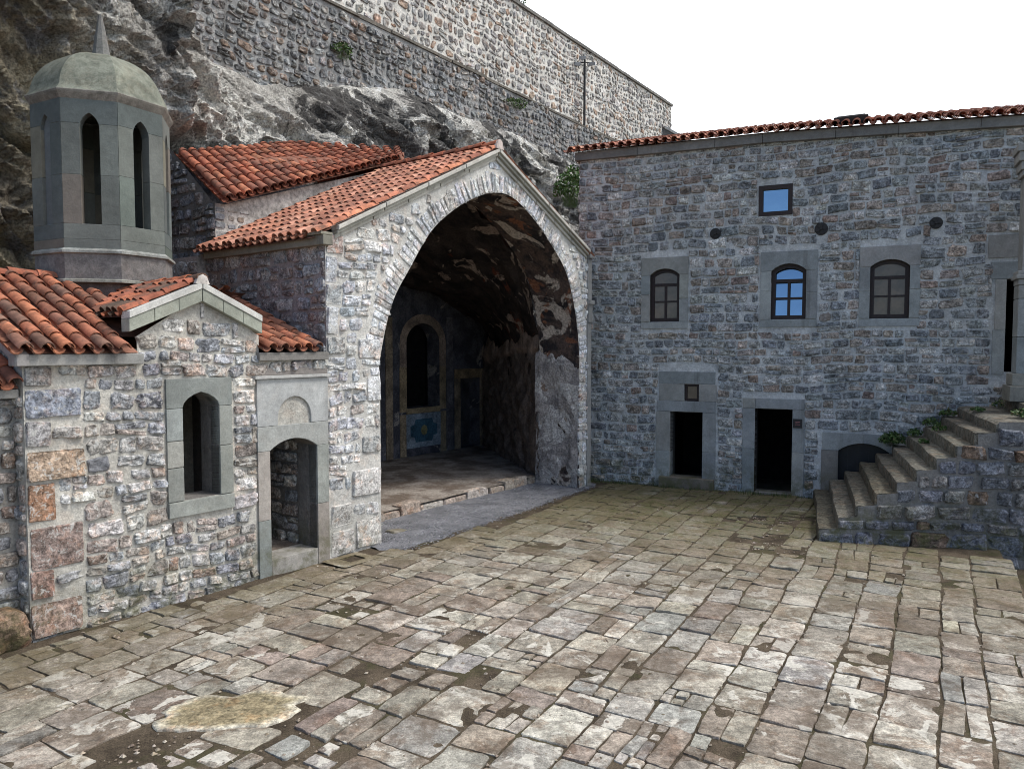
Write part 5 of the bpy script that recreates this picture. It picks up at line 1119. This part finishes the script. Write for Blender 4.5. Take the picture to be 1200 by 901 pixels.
for (x_, y_, rx, ry) in bare:
    g0_ = ground(x_, y_); n = int(160*rx*ry)+15; q = RNG.normal(0, .5, (n, 2)); pts.append(np.stack([g0_[0]+q[:, 0]*rx*1.3, g0_[1]+q[:, 1]*ry*1.3, np.full(n, -.006)], -1))
q = RNG.uniform(0, 1, (2600, 2)); pts.append(np.stack([-6+12*q[:, 0], 3+13*q[:, 1], np.full(2600, -.006)], -1)); pts = np.concatenate(pts)
ok = ((pts-CH.O)@CH.N > .12) & (((pts-FA.O)@FA.N) > .1); pebbles(mb, pts[ok], .008, .030, [(.24, .20, .155, 2), (.18, .145, .11, 2), (.33, .29, .24, 1)]); tag(build('rubble', mb, M_PEBBLE), 'crumbs of stone scattered over the paving and bare earth', 'rubble', kind='stuff')
# yellowish mortar slab with a pale broken rim
mb = MB(); t = np.arange(40)*2*math.pi/40; rad = 1+.22*vnoise(np.stack([np.cos(t)*2.2, np.sin(t)*2.2, t*0], -1), 5)+.14*vnoise(np.stack([np.cos(t)*6, np.sin(t)*6, t*0], -1), 6); px_ = []
GP = Frame((pc[0], pc[1], 0), U=(math.cos(.22), math.sin(.22), 0), V=(-math.sin(.22), math.cos(.22), 0), N=np.array([0, 0, 1.0]))
rows = []; cols_ = []
for s, h, c in ((1.0, -.03, (.40, .36, .29)), (1.0, .004, (.38, .35, .285)), (.9, .010, (.35, .315, .24)), (.76, .010, (.225, .19, .12)), (.45, .009, (.195, .16, .098)), (.02, .009, (.20, .168, .105))):
    rows.append(GP.p(np.cos(t)*rad*.66*s, np.sin(t)*rad*.36*s, h+.005*vnoise(np.stack([np.cos(t)*s*5, np.sin(t)*s*5, t*0], -1), 8))); cols_.append(np.tile(np.array([*c, .4]), (40, 1)))
R_ = np.array(rows); C_ = np.array(cols_); R_ = np.concatenate([R_, R_[:, :1]], 1); C_ = np.concatenate([C_, C_[:, :1]], 1); mb.grid(R_, C_)
tag(build('mortar_slab', mb, M_STAIR, smooth=True), 'yellowish mortar slab with a pale broken rim set in the paving', 'slab')
# gravel strip before the hall floor
mb = MB(); gu = np.linspace(-.25, a_r+.75, 90); s = np.linspace(0, 1, 30); GU, S_ = np.meshgrid(gu, s); fw_ = np.interp(GU, [-.4, 0, 3, 6.3, 7.5], [.0, .62, .50, .22, .05]); HH = -(ws+.1)*(1-S_)+fw_*S_
mb.grid(CH.p(GU, .004+.006*vnoise(np.stack([GU*3, S_*8, GU*0], -1), 3)-.05*np.clip((S_-.9)/.1, 0, 1), HH+S_*.06*vnoise(np.stack([GU*4, GU*0, GU*0], -1), 4)), (.16, .16, .17, .5))
n = 14000; u_ = RNG.uniform(-.1, a_r+.55, n); s_ = RNG.uniform(0, 1, n); fwv = np.interp(u_, [-.4, 0, 3, 6.3, 7.5], [.0, .62, .50, .22, .05])+RNG.normal(0, .06, n); h_ = -(ws)*(1-s_)+fwv*s_
pebbles(mb, CH.p(u_, np.full(n, .004), h_), .010, .020, [(.17, .17, .18, 3), (.22, .22, .235, 2), (.12, .12, .13, 1), (.30, .295, .29, .5)]); tag(build('gravel', mb, M_PEBBLE), 'grey gravel strip in front of the hall floor', 'gravel', kind='stuff')
g1_ = ground(465, 621, .02); mb = MB(); fr = Frame((g1_[0], g1_[1], 0), U=CH.U, V=NIN, N=np.array([0, 0, 1.0])); stones(mb, fr, [(-.22, .22, -.14, .14)], [(.48, .46, .43, 1)], N=16, proud=.05, gap=.01, rough=.08, warp=0); tag(build('stone_slab', mb, M_PAVE), 'small pale flat stone lying on the grey gravel', 'stone slab')
# drain at the foot of the hall pier
drain = empty('drain', (dr[0], dr[1], -.03), 'square drain opening with a dark pit at the foot of the hall pier', 'drain'); fr = Frame((dr[0], dr[1], 0), U=CH.U, V=NIN, N=np.array([0, 0, 1.0])); mb = MB()
sheet(mb, fr, rect(-.36, -.30, .36, .26), [rect(-.10, -.14, .22, .14)], (.34, .29, .22, .5), .012, .10, (.03, .025, .02, 0)); build('rim', mb, M_PAVE, drain)
mb = MB(); prism(mb, fr, rect(-.14, -.18, .26, .18), -.024, -.0235, (.012, .010, .008)); build('pit', mb, M_VOID, drain)

# ================================================================== PLANTS
def clump(name, pos, r, h, n, label, cat='weed', pal=None, leaf=.028, group=None):
    mb = MB(); pal = pal or [(.05, .095, .025, 3), (.075, .125, .035, 2), (.04, .07, .02, 2), (.13, .11, .05, .6)]; pos = np.array(pos, float)
    c = pick(pal, n, .2)
    for i in range(n):
        a = RNG.uniform(0, 6.28); q = RNG.uniform(0, 1)**.6; b = pos+np.array([math.cos(a)*r*q*.5, math.sin(a)*r*q*.5, 0]); tip = pos+np.array([math.cos(a)*r*q, math.sin(a)*r*q, h*RNG.uniform(.35, 1)*(1-.4*q)])
        d = RNG.normal(0, 1, 3); d /= np.linalg.norm(d); e = np.cross(d, RNG.normal(0, 1, 3)); e /= np.linalg.norm(e); L = leaf*RNG.uniform(.6, 1.4)
        m = tip+d*L*.5; mb.add([tip-d*L, m-d*L*.6+e*L*.5, tip+d*L, m-d*L*.6-e*L*.5], [(0, 1, 2), (0, 2, 3)], c[i])
        if i % 3 == 0: mb.add([b, b+np.array([.004, .004, 0]), tip], [(0, 1, 2)], c[i]*np.array([.8, .8, .8, 1]))
    o = build(name, mb, M_LEAF, origin=pos); return tag(o, label, cat, group)
def step_pt(k, s): b = np.array([tb0+dt*k, -.02]); q = b*(1-s)+near(k)*s; return STP.p(q[0]+.10, q[1], RISE*(k+1)-.01)
clump('weed_clump', step_pt(5, .06)-FA.U*.10+FA.N*.1, .26, .34, 480, 'largest green weed clump against the facade beside the cellar arch', leaf=.035)
for k, s, r, h, n, lab in ((6, .10, .18, .26, 90, 'green weeds at the wall end of the stair just above the largest clump'), (7, .10, .20, .30, 110, 'green weeds at the wall end of the stair, halfway between largest clump and landing'), (7, .36, .15, .24, 80, 'narrow tuft of weeds midway along a stair riser above the cellar arch'), (8, .08, .2, .25, 100, 'green weeds by the facade just below the landing'), (9, .40, .16, .12, 60, 'flat weeds growing on the edge of the broad landing slab'), (6, .42, .12, .14, 50, 'tiny sprig on a lower stair step, second tuft away from the facade')):
    clump('weed_clump', step_pt(k, s), r*.85, h*.8, n*2, lab)
p_ = STP.p(n9[0]+.55, n9[1]-.75, RISE*10); clump('weed_clump', p_, .24, .2, 380, 'bushy weeds on the landing at the foot of the last upper steps', leaf=.03)
p_ = STP.p(tb0+dt*10+.5, .45, RISE*10); clump('weed_clump', p_, .26, .22, 110, 'low weeds on the landing against the facade left of the upper doorway')
mb = MB(); spots = [(RNG.uniform(.1, 5.6), abs(RNG.normal(0, .10))+.04, .06) for _ in range(900)]+[(c, abs(RNG.normal(0, .08))+.03+.25*RNG.random()**2, .11) for c in np.concatenate([RNG.normal(m, .16, 130) for m in (.25, .9, 2.05, 2.75, 3.9, 4.75)])]
for (u, h, ht) in spots:
    b = FA.p(u, -.01, h); a = RNG.uniform(0, 6.28); ht = ht*RNG.uniform(.4, 1.2); d = np.array([math.cos(a), math.sin(a), 0]); mb.add([b-d*.006, b+d*.006, b+np.array([RNG.normal(0, .02), RNG.normal(0, .02), ht])], [(0, 1, 2)], pick([(.06, .085, .025, 3), (.09, .10, .035, 2), (.11, .09, .045, 1)], 1, .2)[0])
tag(build('grass', mb, M_LEAF), 'thin grass and moss along the foot of the shaded facade', 'grass', kind='stuff')
def wallpt(fr, x, y, h=.05): q = fr.px(x, y, h); return fr.p(q[0], q[1], h)
clump('shrub', wallpt(RL, 399, 70), .36, .50, 300, 'small green shrub sprouting from the old grey wall above the cliff', 'shrub', leaf=.055)
clump('shrub', wallpt(RL, 601, 126, .1), .6, .3, 260, 'low green growth on the ledge under the pale wall', 'shrub', leaf=.055)
clump('shrub', RU.p(RU.px(611, 8)[0], zt_r+.1, .0), .25, .55, 60, 'sprig growing from the coping against the white sky', 'shrub', leaf=.055)
fq = EYE+ray(671, 222)*(22.0/ray(671, 222)[1]); clump('fern', fq-np.array([0, 0, .5]), .55, 1.3, 900, 'bright green ferns in the gap between the hall gable and the long building', 'fern', [(.08, .15, .035, 3), (.055, .11, .028, 2), (.12, .11, .05, .5)], .055)

# ================================================================== CAMERA, LIGHT, SKY
cam = bpy.data.cameras.new('camera'); cam.sensor_width = 36; cam.lens = FPX/1200*36; cam.clip_end = 500; cam.clip_start = .05
co = bpy.data.objects.new('camera', cam); COL.objects.link(co); co.location = EYE; co.rotation_euler = (math.pi/2-TH, 0, 0); SC.camera = co
AZ, EL = math.radians(93), math.radians(56)
sv = Vector((math.sin(AZ)*math.cos(EL), math.cos(AZ)*math.cos(EL), math.sin(EL)))
sl = bpy.data.lights.new('sun', 'SUN'); sl.energy = 2.1; sl.angle = math.radians(16); sl.color = (1, .955, .89); so = bpy.data.objects.new('sun', sl); COL.objects.link(so); so.rotation_euler = sv.to_track_quat('Z', 'Y').to_euler(); so.location = sv*40
w = bpy.data.worlds.new('World'); SC.world = w; w.use_nodes = True; t = w.node_tree; bg = t.nodes['Background']
sky = t.nodes.new('ShaderNodeTexSky'); sky.sky_type = 'NISHITA'; sky.sun_disc = False; sky.sun_elevation = EL; sky.sun_rotation = AZ; sky.air_density = 1.0; sky.dust_density = 0; sky.ozone_density = 3; sky.altitude = 2500
tc = t.nodes.new('ShaderNodeTexCoord'); nz = t.nodes.new('ShaderNodeTexNoise'); nz.inputs['Scale'].default_value = 1.6; nz.inputs['Detail'].default_value = 8; t.links.new(tc.outputs['Generated'], nz.inputs['Vector'])
dp = t.nodes.new('ShaderNodeVectorMath'); dp.operation = 'DOT_PRODUCT'; dp.inputs[1].default_value = (.45, .85, .35); t.links.new(tc.outputs['Generated'], dp.inputs[0])
ad = t.nodes.new('ShaderNodeMath'); ad.operation = 'MULTIPLY_ADD'; t.links.new(nz.outputs[0], ad.inputs[0]); ad.inputs[1].default_value = 1.2; t.links.new(dp.outputs['Value'], ad.inputs[2])
mr = t.nodes.new('ShaderNodeMapRange'); mr.interpolation_type = 'SMOOTHSTEP'; t.links.new(ad.outputs[0], mr.inputs[0]); mr.inputs[1].default_value = .25; mr.inputs[2].default_value = .75
mx = t.nodes.new('ShaderNodeMix'); mx.data_type = 'RGBA'; t.links.new(mr.outputs[0], mx.inputs[0]); t.links.new(sky.outputs[0], mx.inputs[6]); mx.inputs[7].default_value = (9.0, 9.3, 9.8, 1)
t.links.new(mx.outputs[2], bg.inputs['Color']); bg.inputs['Strength'].default_value = .13
SC.view_settings.view_transform = 'Standard'; SC.view_settings.look = 'None'; SC.view_settings.exposure = .55; SC.view_settings.gamma = 1
SC.render.engine = 'CYCLES'; SC.cycles.pixel_filter_type = 'BLACKMAN_HARRIS'; SC.cycles.filter_width = .95; SC.cycles.max_bounces = 6; SC.cycles.diffuse_bounces = 5
for o in list(bpy.data.objects):
    if '_o' in o: del o['_o']
